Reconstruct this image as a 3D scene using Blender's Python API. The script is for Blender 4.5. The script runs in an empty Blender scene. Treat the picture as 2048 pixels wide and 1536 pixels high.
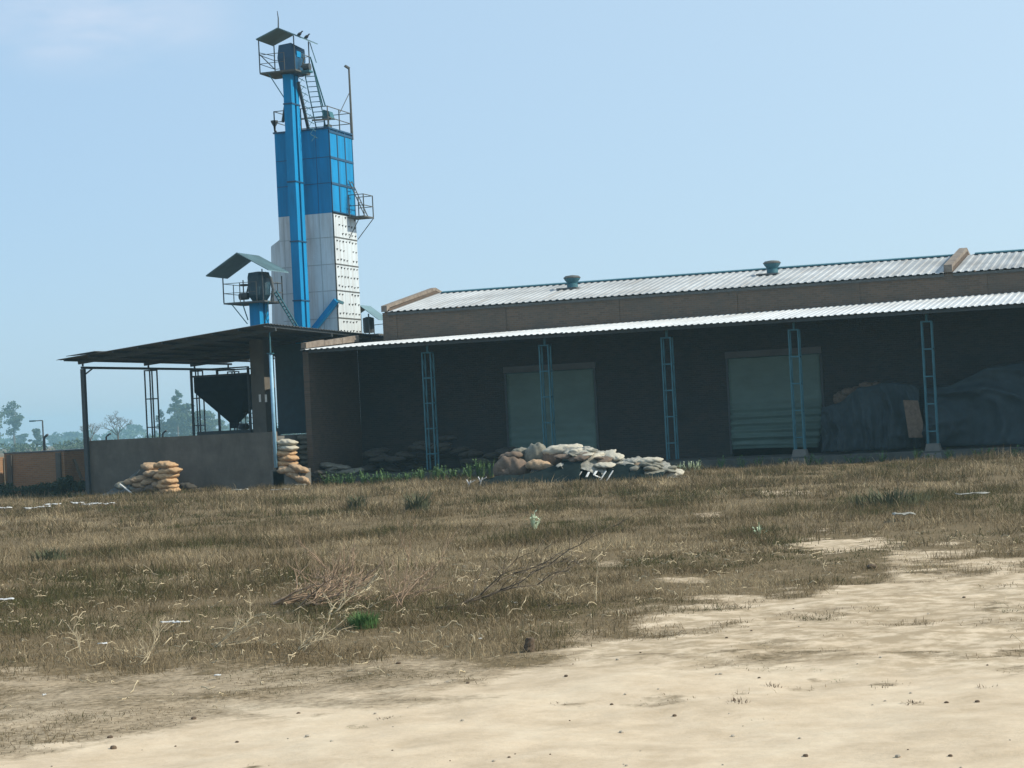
import bpy, math, random
import numpy as np
from mathutils import Vector, Matrix
R = math.radians
random.seed(7); rng = np.random.default_rng(7)
scn = bpy.context.scene
COL = scn.collection

# ------------------------------------------------------------------ camera
CX, CY, CH = 29.2156, -75.3566, 1.9811
YAW, PITCH, ROLL, F = -0.328214, 0.017906, 0.050024, 4000.0
s_, c_ = math.sin(YAW), math.cos(YAW)
RT = np.array([c_, -s_, 0.0])
FW = np.array([s_*math.cos(PITCH), c_*math.cos(PITCH), math.sin(PITCH)])
UP = np.cross(RT, FW)
RR = RT*math.cos(ROLL) - UP*math.sin(ROLL)      # rolled image axes (world up leans left in the picture)
UU = RT*math.sin(ROLL) + UP*math.cos(ROLL)
cam = bpy.data.cameras.new('camera')
co = bpy.data.objects.new('camera', cam); COL.objects.link(co)
co.matrix_world = Matrix(((RR[0], UU[0], -FW[0], CX), (RR[1], UU[1], -FW[1], CY), (RR[2], UU[2], -FW[2], CH), (0, 0, 0, 1)))
cam.sensor_width = 36; cam.lens = F/2048*36; cam.clip_end = 9000; cam.clip_start = .1
scn.camera = co

# ------------------------------------------------------------------ world, sun, exposure
SUN_EL, SUN_AZ = 36.0, 86.0        # azimuth clockwise from +Y
w = bpy.data.worlds.new('World'); scn.world = w; w.use_nodes = True
nt = w.node_tree; bg = nt.nodes['Background']
sky = nt.nodes.new('ShaderNodeTexSky'); sky.sky_type = 'NISHITA'; sky.sun_disc = False
sky.sun_elevation = R(SUN_EL); sky.sun_rotation = R(SUN_AZ)
sky.air_density = 1.0; sky.dust_density = .7; sky.ozone_density = 3.0; sky.altitude = 200
bg.inputs[1].default_value = 0.13
# a faint bank of thin cloud high on the left
tc = nt.nodes.new('ShaderNodeTexCoord'); mp = nt.nodes.new('ShaderNodeMapping')
mp.inputs['Scale'].default_value = (4.0, 4.0, 14.0)
nz = nt.nodes.new('ShaderNodeTexNoise'); nz.inputs['Scale'].default_value = 5.0; nz.inputs['Detail'].default_value = 5
rp = nt.nodes.new('ShaderNodeValToRGB'); rp.color_ramp.elements[0].position = .25; rp.color_ramp.elements[1].position = .70
rp.color_ramp.elements[1].color = (.55, .55, .55, 1)
mx = nt.nodes.new('ShaderNodeMixRGB'); mx.inputs['Color2'].default_value = (5.0, 5.1, 5.7, 1)
nt.links.new(tc.outputs['Generated'], mp.inputs['Vector']); nt.links.new(mp.outputs[0], nz.inputs['Vector'])
nt.links.new(nz.outputs['Fac'], rp.inputs['Fac'])
dv = FW + RR*(190-1024)/F + UU*(768-40)/F; dv = dv/np.linalg.norm(dv)
vm = nt.nodes.new('ShaderNodeVectorMath'); vm.operation = 'DISTANCE'; vm.inputs[1].default_value = (dv[0], dv[1], dv[2]*2.5)
ms_ = nt.nodes.new('ShaderNodeVectorMath'); ms_.operation = 'MULTIPLY'; ms_.inputs[1].default_value = (1, 1, 2.5)
nt.links.new(tc.outputs['Generated'], ms_.inputs[0]); nt.links.new(ms_.outputs[0], vm.inputs[0])
mr = nt.nodes.new('ShaderNodeMapRange'); mr.inputs['From Min'].default_value = .0; mr.inputs['From Max'].default_value = .085; mr.inputs['To Min'].default_value = 1; mr.inputs['To Max'].default_value = 0; mr.interpolation_type = 'SMOOTHSTEP'
nt.links.new(vm.outputs['Value'], mr.inputs['Value'])
mm = nt.nodes.new('ShaderNodeMath'); mm.operation = 'MULTIPLY'; nt.links.new(mr.outputs[0], mm.inputs[0]); nt.links.new(rp.outputs['Color'], mm.inputs[1])
tn_ = nt.nodes.new('ShaderNodeMixRGB'); tn_.inputs['Fac'].default_value = .75      # milky haze of the sky, brighter towards the sun
vd = nt.nodes.new('ShaderNodeVectorMath'); vd.operation = 'DOT_PRODUCT'; vd.inputs[1].default_value = (math.sin(R(SUN_AZ))*math.cos(R(SUN_EL)), math.cos(R(SUN_AZ))*math.cos(R(SUN_EL)), math.sin(R(SUN_EL)))
nt.links.new(tc.outputs['Generated'], vd.inputs[0])
hr = nt.nodes.new('ShaderNodeMapRange'); hr.inputs['From Min'].default_value = -.42; hr.inputs['From Max'].default_value = .16; nt.links.new(vd.outputs['Value'], hr.inputs['Value'])
hc = nt.nodes.new('ShaderNodeMixRGB'); hc.inputs['Color1'].default_value = (2.28, 3.42, 4.72, 1); hc.inputs['Color2'].default_value = (3.65, 4.70, 5.6, 1)
nt.links.new(hr.outputs[0], hc.inputs['Fac']); nt.links.new(hc.outputs[0], tn_.inputs['Color2'])
nt.links.new(sky.outputs[0], tn_.inputs['Color1']); nt.links.new(mm.outputs[0], mx.inputs['Fac'])
nt.links.new(tn_.outputs[0], mx.inputs['Color1']); nt.links.new(mx.outputs[0], bg.inputs[0])
sl = bpy.data.lights.new('sun', 'SUN'); sl.energy = 4.0; sl.angle = R(.6); sl.color = (1, .91, .75)
so = bpy.data.objects.new('sun', sl); COL.objects.link(so)
sd = Vector((math.sin(R(SUN_AZ))*math.cos(R(SUN_EL)), math.cos(R(SUN_AZ))*math.cos(R(SUN_EL)), math.sin(R(SUN_EL))))
so.rotation_euler = (-sd).to_track_quat('-Z', 'Y').to_euler(); so.location = (60, 0, 60)
scn.view_settings.view_transform = 'Standard'; scn.view_settings.look = 'None'
scn.view_settings.exposure = 0.4; scn.view_settings.gamma = 1
scn.render.resolution_x = 1024; scn.render.resolution_y = 768
scn.cycles.volume_bounces = 1; scn.cycles.max_bounces = 6

# ------------------------------------------------------------------ measuring helpers (photo 2048x1536 -> world point)
def ray(px, py):
    return FW + RR*(px-1024)/F + UU*(768-py)/F
O = np.array([CX, CY, CH])
def on(px, py, ax, v):
    d = ray(px, py); k = 'XYZ'.index(ax); t = (v-O[k])/d[k]
    return Vector(O+d*t)
GZ = -0.25
def G(px, py): return on(px, py, 'Z', GZ)
def proj(P):
    d = np.asarray(P)-O
    z = d@FW
    return 1024+F*(d@RR)/z, 768-F*(d@UU)/z, z

# ------------------------------------------------------------------ materials
MAT = {}
def mat(name, col, rough=.8, var=.25, scale=3.0, metal=0, bump=0, col2=None, detail=6, stretch=(1, 1, 1), spec=.5, dirt=None, dcol=(.20, .13, .08), dstretch=(2.2, 2.2, .12)):
    m = bpy.data.materials.new(name); m.use_nodes = True; t = m.node_tree; b = t.nodes['Principled BSDF']
    b.inputs['Roughness'].default_value = rough; b.inputs['Metallic'].default_value = metal
    b.inputs['Specular IOR Level'].default_value = spec
    c = t.nodes.new('ShaderNodeTexCoord'); mp = t.nodes.new('ShaderNodeMapping'); mp.inputs['Scale'].default_value = stretch
    n = t.nodes.new('ShaderNodeTexNoise'); n.inputs['Scale'].default_value = scale; n.inputs['Detail'].default_value = detail
    n.inputs['Roughness'].default_value = .65
    r = t.nodes.new('ShaderNodeValToRGB'); r.color_ramp.elements[0].position = .3; r.color_ramp.elements[1].position = .7
    a = col2 if col2 else tuple(x*(1-var) for x in col)
    d = col if col2 else tuple(min(1, x*(1+var*.6)) for x in col)
    r.color_ramp.elements[0].color = (*a, 1); r.color_ramp.elements[1].color = (*d, 1)
    t.links.new(c.outputs['Object'], mp.inputs['Vector']); t.links.new(mp.outputs[0], n.inputs['Vector'])
    t.links.new(n.outputs['Fac'], r.inputs['Fac']); t.links.new(r.outputs['Color'], b.inputs['Base Color'])
    if bump:
        bn = t.nodes.new('ShaderNodeBump'); bn.inputs['Strength'].default_value = bump; bn.inputs['Distance'].default_value = .02
        t.links.new(n.outputs['Fac'], bn.inputs['Height']); t.links.new(bn.outputs[0], b.inputs['Normal'])
    if dirt:
        mp2 = t.nodes.new('ShaderNodeMapping'); mp2.inputs['Scale'].default_value = dstretch; n2 = t.nodes.new('ShaderNodeTexNoise'); n2.inputs['Scale'].default_value = 2.2; n2.inputs['Detail'].default_value = 7; n2.inputs['Roughness'].default_value = .7
        r2 = t.nodes.new('ShaderNodeValToRGB'); r2.color_ramp.elements[0].position = .47; r2.color_ramp.elements[1].position = .72; r2.color_ramp.elements[1].color = (dirt, dirt, dirt, 1)
        x2 = t.nodes.new('ShaderNodeMixRGB'); x2.inputs['Color2'].default_value = (*dcol, 1)
        t.links.new(c.outputs['Object'], mp2.inputs['Vector']); t.links.new(mp2.outputs[0], n2.inputs['Vector']); t.links.new(n2.outputs['Fac'], r2.inputs['Fac'])
        t.links.new(r2.outputs[0], x2.inputs['Fac']); t.links.new(r.outputs[0], x2.inputs['Color1']); t.links.new(x2.outputs[0], b.inputs['Base Color'])
    MAT[name] = m; return m
def brick(name, c1, c2, mortar, rot=False, stain=(.10, .09, .07)):
    m = bpy.data.materials.new(name); m.use_nodes = True; t = m.node_tree; b = t.nodes['Principled BSDF']
    b.inputs['Roughness'].default_value = .92; b.inputs['Specular IOR Level'].default_value = .2
    c = t.nodes.new('ShaderNodeTexCoord'); mp = t.nodes.new('ShaderNodeMapping')
    mp.inputs['Rotation'].default_value = (R(90), 0, R(90) if rot else 0)
    if rot: mp.inputs['Rotation'].default_value = (R(90), R(90), 0)
    sx = t.nodes.new('ShaderNodeSeparateXYZ'); cb = t.nodes.new('ShaderNodeCombineXYZ')
    t.links.new(c.outputs['Object'], sx.inputs[0])
    t.links.new(sx.outputs['Y' if rot else 'X'], cb.inputs['X']); t.links.new(sx.outputs['Z'], cb.inputs['Y'])
    k = t.nodes.new('ShaderNodeTexBrick'); k.inputs['Scale'].default_value = 1
    k.inputs['Brick Width'].default_value = .24; k.inputs['Row Height'].default_value = .085; k.inputs['Mortar Size'].default_value = .009
    k.inputs['Color1'].default_value = (*c1, 1); k.inputs['Color2'].default_value = (*c2, 1); k.inputs['Mortar'].default_value = (*mortar, 1)
    t.links.new(cb.outputs[0], k.inputs['Vector'])
    n = t.nodes.new('ShaderNodeTexNoise'); n.inputs['Scale'].default_value = .8; n.inputs['Detail'].default_value = 8; n.inputs['Roughness'].default_value = .7
    t.links.new(c.outputs['Object'], n.inputs['Vector'])
    r = t.nodes.new('ShaderNodeValToRGB'); r.color_ramp.elements[0].position = .45; r.color_ramp.elements[1].position = .72
    r.color_ramp.elements[1].color = (.75, .75, .75, 1)
    t.links.new(n.outputs['Fac'], r.inputs['Fac'])
    x = t.nodes.new('ShaderNodeMixRGB'); x.inputs['Color2'].default_value = (*stain, 1)
    t.links.new(r.outputs[0], x.inputs['Fac']); t.links.new(k.outputs['Color'], x.inputs['Color1']); t.links.new(x.outputs[0], b.inputs['Base Color'])
    bn = t.nodes.new('ShaderNodeBump'); bn.inputs['Strength'].default_value = .4; bn.inputs['Distance'].default_value = .01
    t.links.new(k.outputs['Fac'], bn.inputs['Height']); bn.invert = True; t.links.new(bn.outputs[0], b.inputs['Normal'])
    MAT[name] = m; return m
brick('brick', (.056, .046, .040), (.036, .034, .031), (.052, .054, .052), stain=(.024, .032, .035))  # wall brick darkened and cooled to carry the verandah shade
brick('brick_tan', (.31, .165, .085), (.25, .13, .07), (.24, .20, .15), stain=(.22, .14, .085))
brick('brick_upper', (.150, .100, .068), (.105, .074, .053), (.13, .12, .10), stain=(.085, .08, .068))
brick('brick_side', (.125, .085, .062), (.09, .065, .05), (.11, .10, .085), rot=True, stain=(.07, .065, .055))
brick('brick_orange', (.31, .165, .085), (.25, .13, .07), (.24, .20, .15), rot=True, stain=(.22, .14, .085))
mat('plaster', (.118, .108, .092), .95, .3, 1.2, bump=.3, dirt=.5, dcol=(.06, .055, .045), dstretch=(1, 1, .35))
mat('floor_shaded', (.07, .075, .07), .95, .3, 2.0)  # concrete darkened to stand in for the awning's shadow
mat('concrete', (.13, .13, .12), .95, .3, 2.0, bump=.3)
mat('sunlit_coping', (.25, .215, .175), .95, .4, 3.0, col2=(.12, .09, .07), bump=.4)  # brick top courses coloured paler, as if sunlit on their right face
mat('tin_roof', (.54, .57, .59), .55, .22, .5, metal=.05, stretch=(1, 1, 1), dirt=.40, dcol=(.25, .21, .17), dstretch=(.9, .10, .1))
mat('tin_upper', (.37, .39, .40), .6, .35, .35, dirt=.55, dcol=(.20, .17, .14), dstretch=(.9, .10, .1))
mat('hopper_black', (.010, .018, .025), .8, .3, 3, spec=.2)
mat('tin_dark', (.085, .088, .088), .6, .3, .7)
mat('tin_mid', (.12, .21, .24), .6, .25, 1.5)
mat('rust_steel', (.08, .085, .08), .7, .3, 6)
mat('steel_dark', (.045, .055, .06), .6, .3, 6)
mat('steel_teal', (.028, .125, .162), .6, .25, 4)
mat('pipe_blue', (.22, .42, .58), .5, .2, 4)
mat('blue_paint', (.006, .215, .46), .6, .18, 1.2, stretch=(2, 2, .4), spec=.15, dirt=.35, dcol=(.03, .07, .10))
mat('blue_light', (.05, .40, .78), .42, .15, 1.2, stretch=(2, 2, .4), dirt=.3, dcol=(.12, .25, .38))
mat('blue_deep', (.006, .06, .13), .5, .2, 2)
mat('leg_blue', (.003, .225, .47), .6, .12, 1.2, stretch=(2, 2, .4), spec=.2, dirt=.3, dcol=(.03, .08, .12))
mat('teal_machine', (.012, .05, .075), .5, .3, 3)
mat('white_sheet', (.52, .585, .62), .5, .14, 1.4, stretch=(2, 2, .5), dirt=.45)
mat('white_panel', (.80, .80, .80), .5, .08, 1.4, dirt=.35, dcol=(.35, .27, .2))
mat('seam', (.10, .12, .13), .8, .2, 4)
mat('seam_white', (.32, .36, .38), .8, .2, 4)
mat('hole', (.03, .03, .03), .9, .2, 4)
mat('shutter', (.10, .17, .15), .6, .25, .8, stretch=(1, 1, 2))
mat('sack_shaded', (.05, .045, .036), .95, .3, 8)  # sack tone darkened to carry shade in the verandah and end-wall heaps
mat('sack_tan', (.38, .27, .17), .95, .35, 9, bump=.5)
mat('sack_orange', (.46, .30, .165), .95, .35, 9, bump=.5)
mat('sack_grey', (.19, .185, .15), .95, .35, 7, bump=.5)
mat('sack_pale', (.46, .43, .35), .95, .35, 8, bump=.5)
mat('sack_brown', (.15, .11, .08), .95, .35, 8, bump=.5)
mat('tarp_dark', (.010, .019, .020), .95, .3, 4, bump=.4, spec=.1)
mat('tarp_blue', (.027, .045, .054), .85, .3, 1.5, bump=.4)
mat('tarp_grey', (.07, .08, .08), .85, .3, 2, bump=.4)
mat('rag', (.34, .34, .31), .95, .5, 5, bump=.5, col2=(.12, .12, .10))
mat('rag_pale', (.75, .75, .72), .9, .2, 6)
mat('litter', (.52, .53, .53), .8, .15, 8)
mat('bark', (.11, .085, .06), .95, .3, 6)
mat('twig', (.30, .21, .14), .95, .35, 8)
mat('twig_pale', (.50, .42, .28), .95, .3, 8)
mat('leaf_far', (.05, .085, .04), .9, .4, 4)
mat('leaf_far_light', (.075, .11, .05), .9, .4, 4)
mat('weed', (.07, .14, .045), .85, .4, 8)
mat('weed_olive', (.075, .085, .042), .9, .4, 8)
mat('weed_fresh', (.065, .15, .035), .8, .35, 8)
mat('weed_pale', (.42, .50, .34), .8, .3, 8)
mat('bush_dark', (.035, .055, .03), .9, .4, 8)
mat('clod', (.10, .07, .045), .95, .4, 10, bump=.6)
mat('stone', (.34, .30, .24), .95, .3, 10, bump=.4)
mat('feather', (.03, .03, .035), .8, .2, 10)
mat('lamp_glass', (.6, .6, .58), .3, .1, 4)

# ------------------------------------------------------------------ mesh helpers
class MB:
    def __init__(s): s.v = []; s.f = []
    def add(s, vs, fs):
        o = len(s.v); s.v += [tuple(v) for v in vs]; s.f += [tuple(i+o for i in f) for f in fs]; return s
    def box(s, x0, x1, y0, y1, z0, z1):
        return s.add([(x0, y0, z0), (x1, y0, z0), (x1, y1, z0), (x0, y1, z0), (x0, y0, z1), (x1, y0, z1), (x1, y1, z1), (x0, y1, z1)],
                     [(0, 3, 2, 1), (4, 5, 6, 7), (0, 1, 5, 4), (1, 2, 6, 5), (2, 3, 7, 6), (3, 0, 4, 7)])
    def prism(s, pts, d):          # polygon (list of 3-D points) pushed along vector d
        n = len(pts); d = Vector(d); a = [Vector(p) for p in pts]; b = [p+d for p in a]
        return s.add(a+b, [tuple(range(n))[::-1], tuple(range(n, 2*n))]+[(i, (i+1) % n, n+(i+1) % n, n+i) for i in range(n)])
    def bar(s, a, b, w=.05, h=None):   # square bar
        a = Vector(a); b = Vector(b); h = h or w; d = (b-a).normalized()
        u = d.cross(Vector((0, 0, 1)));
        if u.length < 1e-3: u = Vector((1, 0, 0))
        u.normalize(); v = u.cross(d).normalized()
        q = [u*sx*w/2+v*sy*h/2 for sx, sy in ((-1, -1), (1, -1), (1, 1), (-1, 1))]
        return s.add([a+k for k in q]+[b+k for k in q], [(3, 2, 1, 0), (4, 5, 6, 7), (0, 1, 5, 4), (1, 2, 6, 5), (2, 3, 7, 6), (3, 0, 4, 7)])
    def tube(s, pts, r, n=8, caps=True):
        pts = [Vector(p) for p in pts]; k = len(pts); rs = r if isinstance(r, (list, tuple)) else [r]*k
        ref = None; vs = []
        for i, p in enumerate(pts):
            d = (pts[min(i+1, k-1)]-pts[max(i-1, 0)]).normalized()
            if ref is None:
                ref = d.cross(Vector((0, 0, 1)))
                if ref.length < 1e-2: ref = Vector((1, 0, 0))
            u = (ref-d*ref.dot(d)).normalized(); ref = u; v = d.cross(u)
            for j in range(n):
                t = 2*math.pi*j/n; vs.append(p+(u*math.cos(t)+v*math.sin(t))*rs[i])
        fs = [(i*n+j, i*n+(j+1) % n, (i+1)*n+(j+1) % n, (i+1)*n+j) for i in range(k-1) for j in range(n)]
        if caps: fs += [tuple(range(n))[::-1], tuple((k-1)*n+j for j in range(n))]
        return s.add(vs, fs)
    def lathe(s, prof, c, n=20):
        vs = [(c[0]+r*math.cos(2*math.pi*j/n), c[1]+r*math.sin(2*math.pi*j/n), c[2]+z) for r, z in prof for j in range(n)]
        k = len(prof)
        fs = [(i*n+j, i*n+(j+1) % n, (i+1)*n+(j+1) % n, (i+1)*n+j) for i in range(k-1) for j in range(n)]
        fs += [tuple(range(n))[::-1], tuple((k-1)*n+j for j in range(n))]
        return s.add(vs, fs)
    def build(s, name, m, parent=None, smooth=False, bevel=0):
        me = bpy.data.meshes.new(name); me.from_pydata(s.v, [], s.f); me.update()
        if isinstance(m, str): m = MAT[m]
        me.materials.append(m)
        if smooth: me.polygons.foreach_set('use_smooth', [True]*len(me.polygons))
        o = bpy.data.objects.new(name, me); COL.objects.link(o)
        if parent is not None:
            o.parent = parent; o.matrix_parent_inverse = Matrix.Translation(-parent.location)
        if bevel:
            b = o.modifiers.new('bevel', 'BEVEL'); b.width = bevel; b.segments = 2; b.limit_method = 'ANGLE'
        return o
def tag(o, label, cat, group=None, kind=None):
    if label: o['label'] = label
    if cat: o['category'] = cat
    if group: o['group'] = group
    if kind: o['kind'] = kind
    return o
def thing(name, loc, label, cat, group=None):
    o = bpy.data.objects.new(name, None); COL.objects.link(o); o.location = loc; o.empty_display_size = .3
    return tag(o, label, cat, group)
def npmesh(name, V, Fc, m, parent=None, smooth=False, attr=None):
    V = np.asarray(V, dtype=np.float32); Fc = np.asarray(Fc, dtype=np.int32); n = Fc.shape[1]
    me = bpy.data.meshes.new(name); me.vertices.add(len(V)); me.vertices.foreach_set('co', V.ravel())
    me.loops.add(Fc.size); me.loops.foreach_set('vertex_index', Fc.ravel())
    me.polygons.add(len(Fc)); me.polygons.foreach_set('loop_start', np.arange(0, Fc.size, n, dtype=np.int32))
    me.polygons.foreach_set('loop_total', np.full(len(Fc), n, dtype=np.int32))
    if smooth: me.polygons.foreach_set('use_smooth', np.ones(len(Fc), dtype=bool))
    for k, a in (attr or {}).items():
        at = me.attributes.new(k, 'FLOAT', 'POINT'); at.data.foreach_set('value', np.asarray(a, dtype=np.float32))
    me.update(); me.validate()
    if isinstance(m, str): m = MAT[m]
    me.materials.append(m)
    o = bpy.data.objects.new(name, me); COL.objects.link(o)
    if parent is not None: o.parent = parent; o.matrix_parent_inverse = Matrix.Translation(-parent.location)
    return o
def vnoise(x, y, seed=0):          # smooth value noise, numpy
    xi = np.floor(x).astype(np.int64); yi = np.floor(y).astype(np.int64); fx = x-xi; fy = y-yi
    fx = fx*fx*(3-2*fx); fy = fy*fy*(3-2*fy)
    def h(a, b):
        n = (a*374761393+b*668265263+seed*974711) & 0x7fffffff
        n = ((n ^ (n >> 13))*1274126177) & 0x7fffffff
        return ((n ^ (n >> 16)) & 0xffff)/65535.0
    return (h(xi, yi)*(1-fx)+h(xi+1, yi)*fx)*(1-fy)+(h(xi, yi+1)*(1-fx)+h(xi+1, yi+1)*fx)*fy
def fbm(x, y, seed=0, oct=4):
    s = 0; a = .5; t = 0
    for i in range(oct): s = s+a*vnoise(x*2**i, y*2**i, seed+i*17); t += a; a *= .5
    return s/t

# ------------------------------------------------------------------ ground
def soil_mask(X, Y):
    """0 grass .. 1 bare earth, a fixed pattern in the yard."""
    P = np.stack([X, Y, np.full_like(X, GZ)], -1)
    d = P-O; z = d@FW; z = np.maximum(z, 3)
    px = 1024+F*(d@RR)/z; py = 768-F*(d@UU)/z
    xs = [-2000, 0, 200, 430, 700, 980, 1080, 1180, 1300, 1500, 1560, 1760, 1790, 2048, 2300, 4000]
    yb = [1600, 1500, 1460, 1415, 1380, 1345, 1305, 1255, 1218, 1190, 1160, 1140, 1098, 1108, 1110, 1110]
    yt = [1360, 1325, 1320, 1305, 1288, 1278, 1262, 1232, 1202, 1180, 1150, 1130, 1090, 1098, 1105, 1105]
    B = np.interp(px, xs, yb); T = np.interp(px, xs, yt)
    n = (fbm(X*1.1, Y*1.1, 3)-.5)*2; n2 = (fbm(X*4, Y*4, 9)-.5)*2
    py2 = py+n*46+n2*26
    pt_ = fbm(X*2.2, Y*2.2, 15)
    m = np.clip(.36+(py2-T)/np.maximum(B-T, 10)*.08+(pt_-.5)*.5, 0, .60)*np.clip((py2-T+14)/28, 0, 1)
    m = np.where(py2 > B, np.clip(.46+(pt_-.5)*.4+(py2-B)/60, 0, 1), m)
    m = m-np.clip((fbm(X*1.7, Y*1.7, 31)-.50)*2.6, 0, .5)*np.clip((1345-py)/60, 0, 1)*(py > 1000)
    def ell(cx, cy, rx, ry, k=1.0):
        q = ((px+n*rx*.5-cx)/rx)**2+((py+n*ry*1.2+n2*ry*1.6-cy)/ry)**2
        return np.clip((1.25-q)*1.5, 0, 1)*k
    m = np.maximum(m, ell(1680, 1082, 120, 15, .95)); m = np.maximum(m, ell(1560, 986, 62, 6, .8))
    m = np.maximum(m, ell(1430, 1030, 42, 5, .7)); m = np.maximum(m, ell(1370, 1158, 55, 6, .7)); m = np.maximum(m, ell(1215, 1122, 30, 5, .5))
    for e in ((1640, 1127, 120, 20), (1500, 1306, 330, 12), (1950, 1300, 180, 10), (2020, 1238, 70, 20), (1300, 1390, 75, 10), (1640, 1345, 30, 3), (1675, 1347, 32, 3.5),
              (1600, 1361, 26, 3), (1770, 1356, 32, 4), (1825, 1389, 22, 4), (715, 1440, 36, 5), (770, 1422, 24, 3), (1480, 1372, 26, 5), (500, 1530, 60, 6), (1480, 1530, 60, 6), (1150, 1394, 30, 3), (2030, 1335, 40, 8)):
        m = np.minimum(m, 1-ell(*e)*(.45+.5*n2))
    return np.clip(m, 0, 1), px, py
def frame_to_world(r, wd):
    X = CX+c_*r+s_*wd; Y = CY-s_*r+c_*wd
    return X, Y
def gheight(X, Y):
    h = (fbm(X*.12, Y*.12, 21)-.5)*.16+(fbm(X*.9, Y*.9, 5)-.5)*.07+(fbm(X*4, Y*4, 6)-.5)*.022
    dist = np.hypot(X-CX, Y-CY); h = h*np.clip((dist-4)/10, 0, 1)
    near = np.exp(-((np.maximum(0, -8-Y))/6)**2)   # level yard beside the buildings
    return GZ+h*(1-.75*near)-.02
wd = [-1380, -900, -500, -250, -120, -50, -20, -5, 4, 8]
d = 9.0
while d < 100: wd.append(d); d += .03+(d/F)*7*(d/26)
wd += list(np.geomspace(100, 1380, 26)); wd = np.array(wd)
rr = np.concatenate([-np.geomspace(1380, 26, 16), np.arange(-25, 25, .11), np.geomspace(25.2, 1380, 16)])
RG, WG = np.meshgrid(rr, wd); GX, GY = frame_to_world(RG, WG)
GZs = gheight(GX, GY); sm, _, py_ = soil_mask(GX.ravel(), GY.ravel())
lit = np.clip((1350+40*(fbm(GX.ravel(), GY.ravel(), 71)-.5)-py_)/50, .22, 1)
ny, nx = RG.shape; idx = np.arange(ny*nx).reshape(ny, nx)
Fq = np.stack([idx[:-1, :-1], idx[:-1, 1:], idx[1:, 1:], idx[1:, :-1]], -1).reshape(-1, 4)
gm = bpy.data.materials.new('yard_earth'); gm.use_nodes = True; t = gm.node_tree; b = t.nodes['Principled BSDF']
b.inputs['Roughness'].default_value = .97; b.inputs['Specular IOR Level'].default_value = .1
at = t.nodes.new('ShaderNodeAttribute'); at.attribute_name = 'soil'
tcg = t.nodes.new('ShaderNodeTexCoord')
def gn(scale, detail, src='Object'):
    n = t.nodes.new('ShaderNodeTexNoise'); n.inputs['Scale'].default_value = scale; n.inputs['Detail'].default_value = detail; n.inputs['Roughness'].default_value = .7
    t.links.new(tcg.outputs[src], n.inputs['Vector']); return n
def ramp(src, stops):
    r = t.nodes.new('ShaderNodeValToRGB'); e = r.color_ramp.elements
    while len(e) < len(stops): e.new(.5)
    for k, (p, c) in enumerate(stops): e[k].position = p; e[k].color = (*c, 1)
    t.links.new(src, r.inputs['Fac']); return r
n1 = gn(1.3, 8); n2 = gn(14, 6); n3 = gn(45, 4)
soilc = ramp(n1.outputs['Fac'], [(.30, (.43, .34, .235)), (.5, (.555, .45, .325)), (.72, (.625, .525, .39))])
grassc = ramp(n2.outputs['Fac'], [(.30, (.085, .064, .036)), (.55, (.165, .124, .070)), (.75, (.27, .205, .12))])
mxg = t.nodes.new('ShaderNodeMixRGB')
addn = t.nodes.new('ShaderNodeMath'); addn.operation = 'MULTIPLY_ADD'; addn.inputs[1].default_value = .9; addn.inputs[2].default_value = -.45
t.links.new(n2.outputs['Fac'], addn.inputs[0])
sumn = t.nodes.new('ShaderNodeMath'); sumn.operation = 'ADD'; t.links.new(addn.outputs[0], sumn.inputs[0]); t.links.new(at.outputs['Fac'], sumn.inputs[1])
fr = ramp(sumn.outputs[0], [(.22, (0, 0, 0)), (.80, (1, 1, 1))])
t.links.new(fr.outputs[0], mxg.inputs['Fac']); t.links.new(grassc.outputs[0], mxg.inputs['Color1']); t.links.new(soilc.outputs[0], mxg.inputs['Color2'])
al = t.nodes.new('ShaderNodeAttribute'); al.attribute_name = 'litter'
n4 = gn(3.2, 10); r4 = ramp(n4.outputs['Fac'], [(.42, (0, 0, 0)), (.56, (1, 1, 1))]); m4 = t.nodes.new('ShaderNodeMath'); m4.operation = 'MULTIPLY'
t.links.new(r4.outputs[0], m4.inputs[0]); t.links.new(al.outputs['Fac'], m4.inputs[1]); m5 = t.nodes.new('ShaderNodeMath'); m5.operation = 'MULTIPLY'; m5.inputs[1].default_value = .7; t.links.new(m4.outputs[0], m5.inputs[0])
sm_l = t.nodes.new('ShaderNodeMixRGB'); sm_l.inputs['Color2'].default_value = (.27, .205, .125, 1); t.links.new(m5.outputs[0], sm_l.inputs['Fac']); t.links.new(soilc.outputs[0], sm_l.inputs['Color1']); t.links.new(sm_l.outputs[0], mxg.inputs['Color2'])
speck = ramp(n3.outputs['Fac'], [(.62, (1, 1, 1)), (.72, (.62, .58, .5))])
mul = t.nodes.new('ShaderNodeMixRGB'); mul.blend_type = 'MULTIPLY'; mul.inputs['Fac'].default_value = .6
t.links.new(mxg.outputs[0], mul.inputs['Color1']); t.links.new(speck.outputs[0], mul.inputs['Color2']); t.links.new(mul.outputs[0], b.inputs['Base Color'])
bp = t.nodes.new('ShaderNodeBump'); bp.inputs['Strength'].default_value = .4; bp.inputs['Distance'].default_value = .02
t.links.new(n2.outputs['Fac'], bp.inputs['Height']); t.links.new(bp.outputs[0], b.inputs['Normal'])
ground = npmesh('ground', np.stack([GX, GY, GZs], -1).reshape(-1, 3), Fq, gm, smooth=True, attr={'soil': sm, 'litter': lit})
tag(ground, 'yard of pale bare earth and dry brown grass litter', None, kind='structure')
def gz(x, y): return float(gheight(np.array([float(x)]), np.array([float(y)]))[0])

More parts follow.
